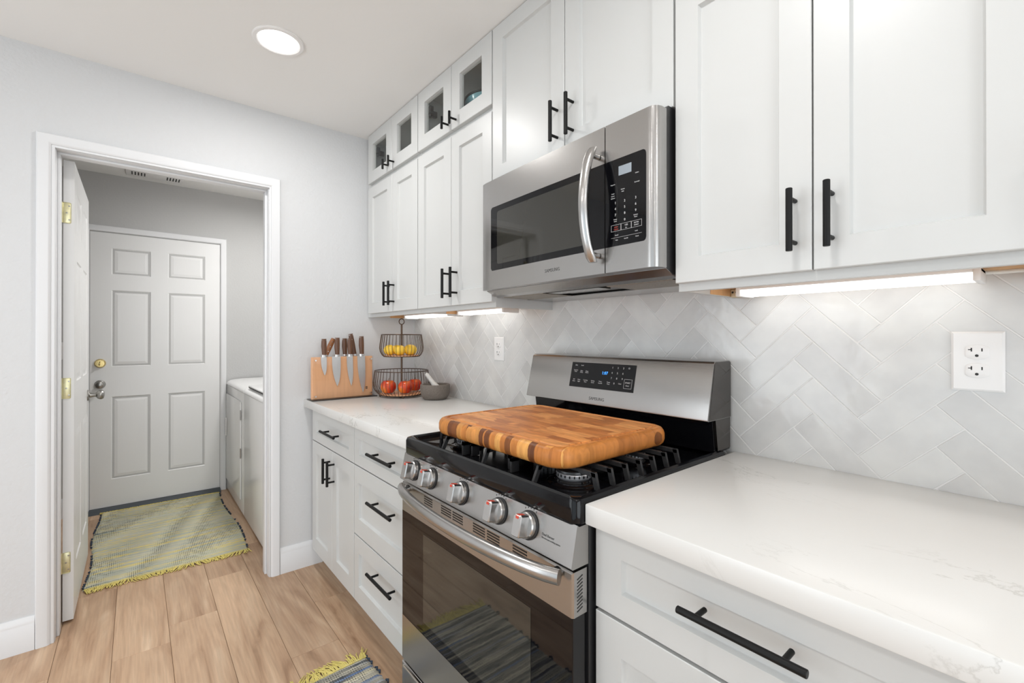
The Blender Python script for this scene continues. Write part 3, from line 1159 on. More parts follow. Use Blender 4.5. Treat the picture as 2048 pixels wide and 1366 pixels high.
# ------------------------------------------------------------------ outlets
def outlet(x0, x1, z0, z1, label, rw=.034, rh=.029, dz=.0195, bottom=False):
    cx, cz = (x0 + x1) / 2, (z0 + z1) / 2
    t = thing('wall_outlet', (cx, -.004, z0), label, 'outlet', 'duplex outlets on the tile')
    g = G()
    g.rings_rect([(x0, x1, z0, z1, .001), (x0, x1, z0, z1, -.003), (x0 + .004, x1 - .004, z0 + .004, z1 - .004, -.0065)], 'y')
    g.build('cover_plate', WHITEPL, t, smooth=0)
    for s in (1, -1):
        c = cz + s * dz
        g = G()
        n = 28
        def ring(k, y):
            R = []
            for i in range(n):
                a = 2 * PI * i / n
                px = max(-1, min(1, math.cos(a) * 1.25)) * (rw / 2 - k)
                pz = math.sin(a) * (rh / 2 - k)
                R.append((cx + px, y, c + pz))
            return R
        g.loft([ring(0, -.0060), ring(0, -.0078), ring(.001, -.0085)])
        y = -.0085
        g.box(cx - .0095, cx - .0075, y - .0003, y + .0005, c + .001, c + .009, mi=1)
        g.box(cx - .0135, cx - .0075, y - .0003, y + .0005, c + .004, c + .0058, mi=1)
        g.box(cx + .0062, cx + .0082, y - .0003, y + .0005, c + .0015, c + .0080, mi=1)
        g.cyl((cx - .0005, y - .0003, c - .0075), (cx - .0005, y + .0005, c - .0075), .0028, mi=1)
        g.build('receptacle', [WHITEPL, SLOT], t)
    g = G()
    g.cyl((cx, -.0075, cz), (cx, -.0062, cz), .0028)
    g.build('screw', WHITEPL, t)
    return t


outlet(2.480, 2.560, 1.1385, 1.2645, 'white duplex outlet on the tile at the right edge', rw=.036, rh=.031)
outlet(.843, .919, 1.136, 1.252, 'white duplex outlet on the tile left of the range')
# light switch in the laundry
t = thing('light_switch', (SX, -1.79, 1.10), 'white light switch glimpsed behind the open door edge', 'switch')
g = G()
g.rings_rect([(-1.826, -1.754, 1.095, 1.215, SX), (-1.826, -1.754, 1.095, 1.215, SX + .004), (-1.822, -1.758, 1.099, 1.211, SX + .006)], 'x')
g.build('cover_plate', WHITEPL, t, smooth=0)
g = G()
g.box(SX + .0055, SX + .014, -1.796, -1.786, 1.146, 1.166, .001)
g.build('toggle', WHITEPL, t)

# ------------------------------------------------------------------ ceiling fixtures
def downlight(x, y, label, power=7.0):
    t = thing('recessed_light', (x, y, CH - .004), label, 'light', 'round recessed ceiling lights')
    g = G()
    g.lathe((x, y, CH), [(.092, -.0002), (.094, -.003), (.090, -.0065), (.078, -.0075), (.073, -.0045), (.072, -.0002)], 48, cap0=False, cap1=False)
    g.build('trim_ring', WHITEPL, t)
    g = G()
    g.lathe((x, y, CH), [(.073, -.0002), (.073, -.0048), (.060, -.0052), (.01, -.0052)], 48)
    g.build('lens', LAMP, t)
    l = bpy.data.lights.new('downlight_lamp', 'AREA')
    l.shape = 'DISK'
    l.size = .14
    l.energy = power
    l.color = (1, .99, .975)
    lo = bpy.data.objects.new('downlight_lamp', l)
    COL.objects.link(lo)
    lo.parent = t
    lo.location = (0, 0, -.004)


downlight(.654, -.940, 'lit round recessed light in the ceiling above the doorway end')
for x, y in ((2.25, -1.0), (3.85, -1.0), (1.3, -2.7), (2.25, -2.5), (3.85, -2.5)):
    downlight(x, y, 'lit round recessed light in the kitchen ceiling behind the camera', 5.2 if y < -2 else 7.0)

# laundry ceiling register
t = thing('ceiling_vent', (-1.555, -1.27, CH - .01), 'white slotted vent in the laundry ceiling', 'vent')
g = G()
g.box(-1.645, -1.465, -1.435, -1.105, CH - .012, CH - .0005, .003)
g.build('cover_plate', WHITEPL, t)
for y0, col in ((-1.405, 0), (-1.205, 1)):
    g = G()
    for k in range(5):
        yy = y0 + k * .0175
        g.box(-1.600, -1.520, yy, yy + .008, CH - .0128, CH - .0122)
    g.build('grille', SLOT, t, smooth=0)
# unseen ceiling fitting added to brighten the laundry
t = thing('added_ceiling_lamp', (-.85, -.45, CH - .08), 'unseen round white lamp added to light the laundry', 'lamp')
g = G()
g.lathe((-.85, -.55, CH), [(.15, -.0002), (.15, -.02), (.145, -.025), (.14, -.025)], 40)
g.build('lamp_base', WHITEPL, t)
g = G()
g.lathe((-.85, -.55, CH), [(.138, -.025), (.13, -.055), (.09, -.078), (.02, -.085)], 40)
_l = bpy.data.lights.new('laundry_fill_lamp', 'AREA')
_l.shape = 'DISK'
_l.size, _l.energy, _l.color = .24, 16, (1, .985, .965)
_lo = bpy.data.objects.new('laundry_fill_lamp', _l)
COL.objects.link(_lo)
_lo.parent = t
_lo.location = (0, -.10, -.008)
g.build('lamp_shade', mat('laundry_fill_shade', (1, 1, 1), .5, emit=((1, .98, .96), 9)), t)

# ------------------------------------------------------------------ washer and dryer
def laundry_machine(x0, x1, name, label, washer):
    y0 = -.800
    t = thing(name, ((x0 + x1) / 2, -.45, 0), label, 'appliance', 'white laundry machines')
    g = G()
    g.box(x0, x1, y0, -.14, .012, .862, .006, 2)
    g.build('body', APPL, t)
    g = G()
    pr = [(y0 + .001, .8625), (y0 - .003, .866), (y0 - .003, .874), (y0 + .006, .888), (y0 + .030, .899), (y0 + .10, .906), (-.20, .912), (-.20, 1.02), (-.16, 1.04), (-.12, 1.04), (-.12, .8625)]
    g.loft([[(x0 + .0, p, q) for p, q in pr], [(x1 - .0, p, q) for p, q in pr]])
    g.build('top_panel', APPL, t)
    if washer:
        g = G()
        lx0, lx1 = x0 + .05, x1 - .05
        g.box(lx0, lx1, y0 + .018, -.26, .905, .921, .007, 3)
        lid = g.build('lid', APPL, t)
        g = G()
        g.box(lx0 + .13, lx1 - .06, y0 + .10, -.30, .9212, .9225, .0005, 1)
        g.build('lid_window', APPLG, lid)
        g = G()
        g.box(lx0 + .03, lx1 - .10, y0 + .0155, y0 + .0185, .905, .911)
        g.build('lid_grip', SLOT, lid, smooth=0)
    else:
        g = G()
        g.box(x0 + .035, x1 - .085, y0 - .010, y0 - .0005, .10, .795, .006, 2)
        d = g.build('door', APPL, t)
        g = G()
        g.box(x0 + .040, x0 + .074, y0 - .0185, y0 - .010, .455, .600, .004)
        h = g.build('handle', WHITEPL, d)
        g = G()
        for k in range(9):
            g.box(x0 + .048, x0 + .066, y0 - .0190, y0 - .0184, .470 + k * .0135, .477 + k * .0135)
        g.build('grip_slots', NICKEL, d, smooth=0)
        for z in (.700, .430):
            g = G()
            g.rod((x1 - .078, y0 - .008, z - .035), (x1 - .078, y0 - .008, z + .035), .004, 10)
            g.build('hinge', NICKEL, d)
    for fx in (x0 + .06, x1 - .06):
        g = G()
        g.cyl((fx, y0 + .06, 0), (fx, y0 + .06, .0125), .02)
        g.build('foot', BLACKPL, t)
    return t


laundry_machine(-1.735, -.972, 'dryer', 'white front-loading dryer at the far end of the laundry', False)
laundry_machine(-.966, -.245, 'washing_machine', 'white top-loading washing machine nearest the doorway', True)


# ------------------------------------------------------------------ rugs
def rug(x0, x1, y0, y1, m_, label, skew, fr0, fr1, seed):
    rnd = random.Random(seed)
    t = thing('rag_rug', ((x0 + x1) / 2, (y0 + y1) / 2, 0), label, 'rug', 'woven rag rugs')
    g = G()
    nx, ny = int((x1 - x0) / .0105), 60
    V = []
    for i in range(nx * 2 + 1):
        row = []
        u = i / (nx * 2)
        e0 = rnd.uniform(-.004, .004) + .010 * math.sin(u * 9 + seed)
        e1 = rnd.uniform(-.004, .004) + .012 * math.sin(u * 7 + 2 + seed)
        for j in range(ny + 1):
            v = j / ny
            y = (y0 + e0) * (1 - v) + (y1 + e1) * v
            x = x0 + (x1 - x0) * u + skew * (v - .5) + .006 * math.sin(v * 6 + u * 5)
            z = .0065 + (.0028 if i % 2 else 0) + .001 * math.sin(j * 1.9 + i)
            if i in (0, nx * 2) or j in (0, ny):
                z = .002
            row.append(g.bm.verts.new((x, y, z)))
        V.append(row)
    for i in range(nx * 2):
        for j in range(ny):
            g.bm.faces.new((V[i][j], V[i + 1][j], V[i + 1][j + 1], V[i][j + 1]))
    g.build('weave', m_, t, smooth=80)
    g = G()
    for i in range(0, nx, 2):
        for side, yy in ((0, y0), (1, y1)):
            if rnd.random() < .62:
                u = i / nx
                x = x0 + (x1 - x0) * u + skew * (side - .5)
                e = .010 * math.sin(u * 9 + seed) if side == 0 else .012 * math.sin(u * 7 + 2 + seed)
                g.tube([(x - .009, yy + e, .004), (x, yy + e + (.005 if side else -.005), .007), (x + .009, yy + e, .004)], .0035, 6)
    tag(g.build('selvedge', NAVY, t), kind='stuff')
    for xx, sg, on in ((x0, -1, fr0), (x1, 1, fr1)):
        if not on:
            continue
        g = G()
        y = y0
        while y < y1:
            v = (y - y0) / (y1 - y0)
            bx = xx + skew * (v - .5)
            L_ = rnd.uniform(.030, .055) * on
            lean = rnd.uniform(-.5, .5) + .55 * math.sin(y * 23 + seed)
            pts = [(bx - sg * .006, y, .007), (bx + sg * L_ * .3, y + lean * L_ * .25, .009), (bx + sg * L_ * .7, y + lean * L_ * .7, .005), (bx + sg * L_, y + lean * L_ + rnd.uniform(-.006, .006), .003)]
            g.tube(pts, [.0028, .0026, .0022, .0012], 5)
            y += .0042
        tag(g.build('fringe', FRINGE, t), kind='stuff')
    return t


rug(-1.665, -.415, -1.572, -.862, RUGA, 'yellow and grey striped rag rug with yellow fringe in front of the laundry door', .015, .6, .85, 1)
rug(.915, 1.98, -1.28, -.680, RUGB, 'dark blue and cream rag rug with yellow fringe in front of the range', -.02, 1.25, 1.0, 4)

# ------------------------------------------------------------------ range
RX0, RX1 = 1.2505, 2.0125
t = thing('gas_range', (1.6315, -.34, 0), 'stainless steel gas range with five burners and black cooktop', 'range')
# body
g = G()
g.box(RX0 + .002, RX1 - .002, -.652, -.012, .035, .868, .003)
g.box(RX0 + .02, RX1 - .02, -.60, -.03, 0, .035)
g.build('body', BLACKPL, t)
# cooktop
g = G()
def rr(x0, x1, y0, y1, r, z, n=6):
    P = []
    for cx, cy, a0 in ((x1 - r, y0 + r, -PI / 2), (x1 - r, y1 - r, 0), (x0 + r, y1 - r, PI / 2), (x0 + r, y0 + r, PI)):
        for k in range(n + 1):
            a = a0 + PI / 2 * k / n
            P.append((cx + r * math.cos(a), cy + r * math.sin(a), z))
    return P
cx0, cx1, cy0, cy1 = RX0 - .001, RX1 + .001, -.692, -.045
g.loft([rr(cx0 + .004, cx1 - .004, cy0 + .004, cy1, .018, .868), rr(cx0, cx1, cy0, cy1, .020, .874), rr(cx0, cx1, cy0, cy1, .020, .914),
        rr(cx0 + .003, cx1 - .003, cy0 + .003, cy1 - .003, .020, .922), rr(cx0 + .010, cx1 - .010, cy0 + .010, cy1 - .010, .020, .925),
        rr(cx0 + .016, cx1 - .016, cy0 + .018, cy1 - .016, .020, .9225), rr(cx0 + .026, cx1 - .026, cy0 + .028, cy1 - .026, .020, .9100),
        rr(cx0 + .036, cx1 - .036, cy0 + .038, cy1 - .036, .020, .9075)])
g.build('cooktop', ENAMEL, t)

# control panel (slanted steel) with knobs
g = G()
pr = [(-.682, .868), (-.688, .872), (-.706, .790), (-.702, .786), (-.655, .786), (-.655, .868)]
g.loft([[(RX0 + .001, p, q) for p, q in pr], [(RX1 - .001, p, q) for p, q in pr]])
cp = g.build('control_panel', STEEL, t, smooth=0)
tilt = math.atan2(.018, .082)
nrm = Vector((0, -math.cos(tilt), math.sin(tilt)))
upv = Vector((0, -math.sin(tilt) * -1 * -1, math.cos(tilt)))
upv = Vector((0, math.sin(tilt), math.cos(tilt)))
def cpt(x, z):
    """point on the slanted control panel at height z"""
    return Vector((x, -.688 - (.872 - z) * (.018 / .082), z))
for x in (1.335, 1.440, 1.603, 1.766, 1.874):
    c = cpt(x, .832)
    g = G()
    u, w_ = Vector((1, 0, 0)), upv
    def ring(r, h, sx=1.0):
        return [c + nrm * h + (u * math.cos(a) * sx + w_ * math.sin(a)) * r for a in (2 * PI * i / 36 for i in range(36))]
    g.loft([ring(.0315, .0005), ring(.0315, .003), ring(.0305, .0035)], mi=1)
    g.loft([ring(.0285, .003), ring(.0290, .006), ring(.0285, .013), ring(.0262, .0158), ring(.0250, .0158)])
    # grip bar
    def grip(h, a, b_):
        R = []
        for sx, sz in ((-1, -1), (1, -1), (1, 1), (-1, 1)):
            for q in range(4):
                ang = {(-1, -1): PI, (1, -1): 1.5 * PI, (1, 1): 0, (-1, 1): .5 * PI}[(sx, sz)] + q * PI / 6
                R.append(c + nrm * h + u * (sx * (a - .004) + .004 * math.cos(ang)) + w_ * (sz * (b_ - .004) + .004 * math.sin(ang)))
        return R
    g.loft([grip(.0150, .0140, .0240), grip(.036, .0130, .0235), grip(.0385, .0110, .0215)])
    kn_ = g.build('knob', [KNOBST, BLACKPL], cp)
    g = G()
    top = c + nrm * .0290 + w_ * .0237
    g.obox(top, u, nrm, w_, .0045, .0085, .0006)
    g.obox(c + nrm * .0386 + w_ * .0185, u, nrm, w_, .0045, .0006, .0030)
    g.build('indicator_mark', REDMARK, cp)
    g = G()
    for k in range(-2, 3):
        a = PI / 2 + k * .25
        q = c + nrm * .0006 + (u * math.cos(a) + w_ * math.sin(a)) * .0375
        g.obox(q, u, nrm, w_, .0007 if k else .0016, .0003, .0018)
    g.build('dial_marking', LOGO, cp)
def on_panel(x, z, h=.0004):
    p = cpt(x, z) + nrm * h
    M = Matrix((Vector((1, 0, 0)), upv, nrm)).transposed().to_4x4()
    M.translation = p
    return M
g = G()
g.text('Dual Burner', .0075, on_panel(1.918, .826))
g.text('The two pan cooking system', .0048, on_panel(1.918, .820))
g.build('panel_lettering', LOGO, cp, smooth=0)

# oven door
g = G()
DF = -.700
dx0, dx1 = 1.2530, 2.0100
# top band with slots
g.rings_rect([(dx0, dx1, .687, .779, -.658), (dx0, dx1, .687, .779, DF + .004), (dx0 + .004, dx1 - .004, .687, .775, DF)], 'y')
# bottom band
g.rings_rect([(dx0, dx1, .200, .345, -.658), (dx0, dx1, .200, .345, DF + .003), (dx0 + .003, dx1 - .003, .203, .345, DF)], 'y')
door = g.build('oven_door', STEEL, t, smooth=0)
g = G()
g.box(dx0 + .001, dx1 - .001, DF + .0005, -.662, .3445, .6875, .0015, 1)
gl = g.build('door_glass', GLASSBLK, door, smooth=0)
g = G()
g.rings_rect([(1.396, 1.884, .385, .652, DF + .001), (1.396, 1.884, .385, .652, DF - .0002)], 'y')
g.build('viewing_window', GLASSWIN, door, smooth=0)
for a, b_ in ((1.402, 1.451), (1.501, 1.555), (1.562, 1.613), (1.661, 1.713), (1.722, 1.772), (1.822, 1.872)):
    g = G()
    for k in range(4):
        z = .7685 - k * .0068
        g.box(a, b_, DF - .0003, DF + .001, z, z + .0036)
    g.build('vent_slots', SLOT, door, smooth=0)
g = G()
for k in range(10):
    z = .700 + k * .0072
    g.obox((dx1 + .0001, -.679, z), (1, 0, 0), (0, .94, .34), (0, -.34, .94), .0004, .0085, .0012)
g.build('side_vent_slots', SLOT, door, smooth=0)
# handle: bowed bar with angled ends
g = G()
pts, rad = [], []
for k in range(25):
    u = k / 24
    x = 1.282 + (1.988 - 1.282) * u
    bow = 1 - (2 * u - 1) ** 2
    pts.append((x, -.716 - .046 * bow ** .75, .768 - .0 * bow))
ring_ = []
rings = []
for i, p in enumerate(pts):
    p = Vector(p)
    d = (Vector(pts[min(i + 1, 24)]) - Vector(pts[max(i - 1, 0)])).normalized()
    n_ = Vector((0, 0, 1)).cross(d).normalized()
    rings.append([p + n_ * math.cos(a) * .0125 + Vector((0, 0, 1)) * math.sin(a) * .0165 for a in (2 * PI * j / 20 for j in range(20))])
g.loft(rings)
for sx in (1.300, 1.970):
    g.rod((sx, -.699, .768), (sx, -.718, .768), .011)
g.build('handle', STEEL, door)
# storage drawer
g = G()
g.rings_rect([(dx0, dx1, .045, .192, -.655), (dx0, dx1, .045, .192, DF + .003), (dx0 + .003, dx1 - .003, .048, .189, DF)], 'y')
dr = g.build('storage_drawer', STEEL, t, smooth=0)
g = G()
g.box(dx0 + .02, dx1 - .02, DF - .008, DF + .001, .184, .192, .002)
g.build('drawer_pull', CHROME, dr)

# backguard
g = G()
bx0, bx1 = RX0 + .004, RX1 - .006
g.box(bx0, bx1, -.072, -.012, .920, 1.018, .003)
g.prism([(-.098, .921), (-.072, .921), (-.072, 1.018), (-.112, 1.018)], 'x', bx0 + .006, bx1 - .006)
bk = g.build('back_riser', ENAMEL, t, smooth=20)
g = G()
pr = [(-.148, 1.016), (-.152, 1.018), (-.152, 1.022), (-.116, 1.176), (-.112, 1.181), (-.104, 1.184), (-.024, 1.184), (-.016, 1.180), (-.014, 1.016)]
g.loft([[(bx0 - .002, p, q) for p, q in pr], [(bx1 + .002, p, q) for p, q in pr]])
bg_ = g.build('backguard', STEEL, t, smooth=50)
for a, b_ in ((bx0 - .001, bx0 + .005), (bx1 - .005, bx1 + .001)):
    g = G()
    g.prism([(-.090, .9265), (-.014, .9265), (-.014, 1.0155), (-.104, 1.0155)], 'x', a, b_)
    g.build('side_cover', SIDEST, t, smooth=0)
for a, b_ in ((bx0 - .0035, bx0 - .0019), (bx1 + .0019, bx1 + .0035)):
    g = G()
    g.prism([(-.144, 1.0175), (-.111, 1.175), (-.104, 1.1815), (-.024, 1.1815), (-.0155, 1.178), (-.0155, 1.0175)], 'x', a, b_)
    g.build('end_cap', SIDEST, bg_, smooth=0)
bt = math.atan2(.036, .154)
bn = Vector((0, -math.cos(bt), math.sin(bt)))
bu = Vector((0, math.sin(bt), math.cos(bt)))
def bpt(x, z, h=0):
    return Vector((x, -.152 + (z - 1.022) * .036 / .154, z)) + bn * h
def on_bg(x, z, h=.0012):
    M = Matrix((Vector((1, 0, 0)), bu, bn)).transposed().to_4x4()
    M.translation = bpt(x, z, h)
    return M
g = G()
def bquad(x0, x1, z0, z1, h0, h1, mi=0):
    g.loft([[bpt(x0, z0, h0), bpt(x1, z0, h0), bpt(x1, z1, h0), bpt(x0, z1, h0)], [bpt(x0, z0, h1), bpt(x1, z0, h1), bpt(x1, z1, h1), bpt(x0, z1, h1)]], mi=mi)
DX0, DX1, DZ0, DZ1 = 1.476, 1.756, 1.072, 1.160
bquad(DX0, DX1, DZ0, DZ1, -.001, .0008)
disp = g.build('display_panel', GLASSBLK, bg_, smooth=0)
g = G()
K = lambda x, z, s, tx: g.text(tx, s, on_bg(x, z, .0009), align='CENTER')
for tx, fx, fz in (('Bake', .08, .86), ('Broil', .18, .86), ('Convect', .08, .66), ('Conv', .08, .60), ('Bake', .18, .64), ('Delay', .18, .58), ('Keep', .27, .64), ('Warm', .27, .58),
                   ('Self', .07, .28), ('Clean', .07, .21), ('Oven', .155, .28), ('Light', .155, .21), ('Cooking', .265, .28), ('Time', .265, .21), ('Setting', .385, .28), ('Clock', .385, .21),
                   ('Timer', .505, .28), ('On/Off', .505, .21), ('Temp', .63, .28), ('Time', .63, .21), ('Clear', .80, .26)):
    K(DX0 + (DX1 - DX0) * fx, DZ0 + (DZ1 - DZ0) * fz, .0058, tx)
for i, ch in enumerate('123456789'):
    K(DX0 + (DX1 - DX0) * (.665 + (i % 3) * .08), DZ0 + (DZ1 - DZ0) * (.83 - (i // 3) * .20), .0090, ch)
K(DX0 + (DX1 - DX0) * .715, DZ0 + (DZ1 - DZ0) * .24, .0090, '0')
K(DX0 + (DX1 - DX0) * .905, DZ0 + (DZ1 - DZ0) * .84, .0085, 'O')
K(DX0 + (DX1 - DX0) * .91, DZ0 + (DZ1 - DZ0) * .31, .0072, 'START')
K(DX0 + (DX1 - DX0) * .91, DZ0 + (DZ1 - DZ0) * .21, .0062, 'Enter')
def bframe(x0, x1, z0, z1, w_=.0007):
    bquad(x0, x1, z0, z0 + w_, .0009, .0012); bquad(x0, x1, z1 - w_, z1, .0009, .0012)
    bquad(x0, x0 + w_, z0, z1, .0009, .0012); bquad(x1 - w_, x1, z0, z1, .0009, .0012)
bframe(1.716, 1.747, 1.083, 1.113)
g.build('key_legend', LEGEND, disp, smooth=0)
g = G()
g.text('1:07', .0150, on_bg(1.632, 1.123, .0010), align='CENTER')
g.build('clock_digits', BLUELED, disp, smooth=0)
g = G()
g.text('SAMSUNG', .0150, on_bg(1.577, 1.0335, .0003), font_scale=(.98, 1))
g.build('brand_lettering', LOGO, bg_, smooth=0)

# burners
for (x, y, r) in ((1.430, -.560, .036), (1.400, -.270, .030), (1.6315, -.400, .044), (1.884, -.560, .043), (1.868, -.300, .034)):
    g = G()
    g.lathe((x, y, .9078), [(r + .022, 0), (r + .018, .003), (r + .004, .004), (r + .002, .008)], 40, mi=2)
    g.lathe((x, y, .9078), [(r - .006, .003), (r - .004, .009), (r - .001, .012), (r, .020), (r - .002, .0225), (r - .008, .0225)], 48, mi=0)
    for k in range(24):
        a = 2 * PI * k / 24
        p = Vector((x + math.cos(a) * (r + .0003), y + math.sin(a) * (r + .0003), .9078 + .018))
        g.obox(p, (math.cos(a), math.sin(a), 0), (-math.sin(a), math.cos(a), 0), (0, 0, 1), .0006, .0016, .003, mi=1)
    g.lathe((x, y, .9078), [(r - .004, .0225), (r - .001, .0245), (r - .002, .029), (r - .008, .031), (.004, .031)], 48, mi=1)
    g.build('burner', [ALU, BLACKPL, ENAMEL], t)


# grates
def grate(kind):
    g = G()
    zt, zb = .947, .9083
    h = .010
    def bar(p, q, w_=.0036, z0=zt - .011, z1=zt, foot=False):
        p, q = Vector((*p, 0)), Vector((*q, 0))
        d = (q - p).normalized()
        n_ = Vector((-d.y, d.x, 0))
        pts = [p + n_ * w_, q + n_ * w_, q - n_ * w_, p - n_ * w_]
        ins = .7
        pt = [p + n_ * w_ * ins, q + n_ * w_ * ins, q - n_ * w_ * ins, p - n_ * w_ * ins]
        g.loft([[(v.x, v.y, z0) for v in pts], [(v.x, v.y, z1 - .002) for v in pts], [(v.x, v.y, z1) for v in pt]])
    def finger(p, q, drop):
        """bar from p to q, then a sloping leg ending at the cooktop 'drop' farther on"""
        bar(p, q)
        p3, q3 = Vector((*p, 0)), Vector((*q, 0))
        d = (q3 - p3).normalized()
        n_ = Vector((-d.y, d.x, 0))
        a = q3 - d * .013
        e = q3 + d * drop
        w_ = .0036
        def sec(base_a, base_b, z):
            return [(v.x, v.y, z) for v in (base_a + n_ * w_, base_b + n_ * w_, base_b - n_ * w_, base_a - n_ * w_)]
        g.loft([sec(e - d * .012, e, zb), sec(a, q3, zt - .0025), sec(a + d * .001, q3 - d * .002, zt)])
    if kind == 'c':
        for x in (1.547, 1.716):
            bar((x, -.625), (x, -.095))
            bar((x, -.625), (x, -.60), z0=zb)
            bar((x, -.12), (x, -.095), z0=zb)
        for y in (-.46, -.30, -.16, -.60):
            bar((1.547, y), (1.716, y))
        finger((1.6315, -.60), (1.6315, -.636), .016)
        bar((1.6315, -.60), (1.6315, -.46))
    else:
        s = 1 if kind == 'r' else -1
        X = lambda v: v if s > 0 else 2 * 1.6315 - v
        sp = X(1.742)
        bar((sp, -.640), (sp, -.095))
        bar((sp, -.640), (sp, -.615), z0=zb)
        bar((sp, -.12), (sp, -.095), z0=zb)
        bar((X(1.838), -.575), (X(1.838), -.50))
        bar((sp, -.575), (X(1.86), -.575))
        for k in range(7):
            y = -.575 + k * .0567
            inner = X(1.742)
            finger((inner, y), (X(1.966), y), .009)
        finger((X(1.838), -.575), (X(1.838), -.636), .018)
    return g.build('grate', IRON, t, smooth=0)


for k in 'lcr':
    grate(k)

# ------------------------------------------------------------------ cutting board
def board():
    g = G()
    x0, x1, y0, y1, r = 1.350, 1.928, -.646, -.190, .064
    def R(ins, z):
        return rr(x0 + ins, x1 - ins, y0 + ins, y1 - ins, max(r - ins, .012), z, 8)
    zb, zt = .9473, .9985
    g.loft([R(.020, zb), R(.009, zb + .003), R(.003, zb + .009), R(0, zb + .018), R(0, zt - .018), R(.003, zt - .009), R(.008, zt - .003), R(.016, zt)], True, False, mi=0)
    g.loft([R(.016, zt), R(.024, zt), R(.026, zt - .003), R(.030, zt - .0045), R(.034, zt - .003), R(.036, zt), R(.040, zt)], False, True, mi=1)
    bmesh.ops.remove_doubles(g.bm, verts=g.bm.verts, dist=.00005)
    return g.build('cutting_board', [BSIDE, BTOP], smooth=40)


tag(board(), 'thick end-grain wooden cutting board lying on the stove grates', 'cutting board')

# ------------------------------------------------------------------ microwave
t = thing('microwave', (1.6315, -.2, 1.403), 'stainless over-the-range microwave with a curved vertical handle', 'microwave')
MX0, MX1 = 1.2530, 2.0085
g = G()
pr = [(-.008, 1.405), (-.320, 1.412), (-.355, 1.4265), (-.356, 1.822), (-.345, 1.834), (-.008, 1.834)]
g.loft([[(MX0 + .002, p, q) for p, q in pr], [(MX1 - .002, p, q) for p, q in pr]])
g.build('body', BLACKPL, t, smooth=0)
def yb(x):
    tt = (x - 1.254) / .73
    y = -(.374 + .040 * tt - .015 * tt * tt)
    if x > 1.984:
        d = min(1, (x - 1.984) / .0246)
        y += .024 * (1 - math.sqrt(max(0, 1 - d * d)))
    if x < 1.258:
        y += .003 * (1.258 - x) / .005
    return y
def curved(g, x0, x1, lo, hi, out, back, n=24, mi=0):
    """slab following the microwave's bowed front; lo/hi give its lower and upper edge at x"""
    F, B = [], []
    for k in range(n + 1):
        x = x0 + (x1 - x0) * k / n
        l_, h_ = lo(x), hi(x)
        F.append(((x, yb(x) - out, l_), (x, yb(x) - out, h_)))
        B.append(((x, back if back else yb(x) + .002, l_), (x, back if back else yb(x) + .002, h_)))
    rings = [[F[k][0], F[k][1], B[k][1], B[k][0]] for k in range(n + 1)]
    g.loft(rings, mi=mi)
MZ0, MZ1 = 1.4255, 1.8225
g = G()
curved(g, MX0, 1.8470, lambda x: MZ0, lambda x: MZ1, 0, -.3565)
md = g.build('door', STEEL, t, smooth=40)
g = G()
curved(g, 1.8500, MX1, lambda x: MZ0, lambda x: MZ1, 0, -.3565, 40)
mp_ = g.build('control_panel', STEEL, t, smooth=40)
def corner(x, xa, r, z, sgn):
    d = xa - x if x < xa else 0
    return z
def lo_hi(xa, xb, z0, z1, r, left=True, right=True):
    def e(x):
        d = 0
        if left and x < xa + r: d = xa + r - x
        if right and x > xb - r: d = x - (xb - r)
        return r - math.sqrt(max(0, r * r - min(d, r) ** 2))
    return (lambda x: z0 + e(x)), (lambda x: z1 - e(x))
g = G()
lo, hi = lo_hi(1.311, 1.847, 1.493, 1.722, .008, True, False)
curved(g, 1.311, 1.8468, lo, hi, .0008, 0, 80)
g.build('door_glass', GLASSBLK, md, smooth=40)
g = G()
lo, hi = lo_hi(1.350, 1.775, 1.513, 1.702, .006)
curved(g, 1.350, 1.775, lo, hi, .0011, 0, 60)
g.build('viewing_window', GLASSWIN, md, smooth=40)
g = G()
lo, hi = lo_hi(1.850, 1.978, 1.493, 1.722, .010, False, True)
curved(g, 1.8502, 1.978, lo, hi, .0008, 0, 60)
mg = g.build('control_glass', GLASSBLK, mp_, smooth=40)
def on_mw(x, z, h=.0010):
    return face_y(x, yb(x) - h, z)
g = G()
def MK(x, z, s, tx, m__=0):
    g.text(tx, s, face_y(x, 0, z), align='CENTER', mi=m__)
for tx, x, z, s in (('Popcorn', 1.876, 1.655, .0042), ('Cook', 1.876, 1.631, .0042), ('Sensor', 1.876, 1.625, .0042), ('Defrost', 1.876, 1.619, .0042), ('Reheat', 1.908, 1.637, .0042), ('Melt', 1.908, 1.631, .0042), ('Soften', 1.952, 1.668, .0042), ('Beverage', 1.952, 1.645, .0042),
                    ('1', 1.884, 1.604, .0090), ('2', 1.914, 1.604, .0090), ('3', 1.948, 1.604, .0090), ('4', 1.884, 1.588, .0090), ('5', 1.914, 1.588, .0090), ('6', 1.948, 1.588, .0090),
                    ('7', 1.884, 1.572, .0090), ('8', 1.914, 1.572, .0090), ('9', 1.948, 1.572, .0090), ('0', 1.914, 1.555, .0090), ('Power', 1.884, 1.562, .0042), ('Level', 1.884, 1.557, .0042), ('Kitchen', 1.948, 1.562, .0042), ('Timer', 1.948, 1.557, .0042),
                    ('+30', 1.9185, 1.541, .0065), ('Sec', 1.9185, 1.535, .0042), ('ENTER', 1.950, 1.542, .0048), ('START', 1.950, 1.536, .0048), ('Sound', 1.888, 1.520, .0042), ('Lock', 1.950, 1.521, .0042),
                    ('Vent', 1.888, 1.507, .0042), ('On/Off', 1.918, 1.507, .0042), ('Clock', 1.952, 1.507, .0042)):
    MK(x, z, s, tx)
MK(1.886, 1.541, .0048, 'STOP', 1)
MK(1.886, 1.535, .0048, 'CLEAR', 1)
for v in g.bm.verts:
    v.co.y += yb(v.co.x) - .0011
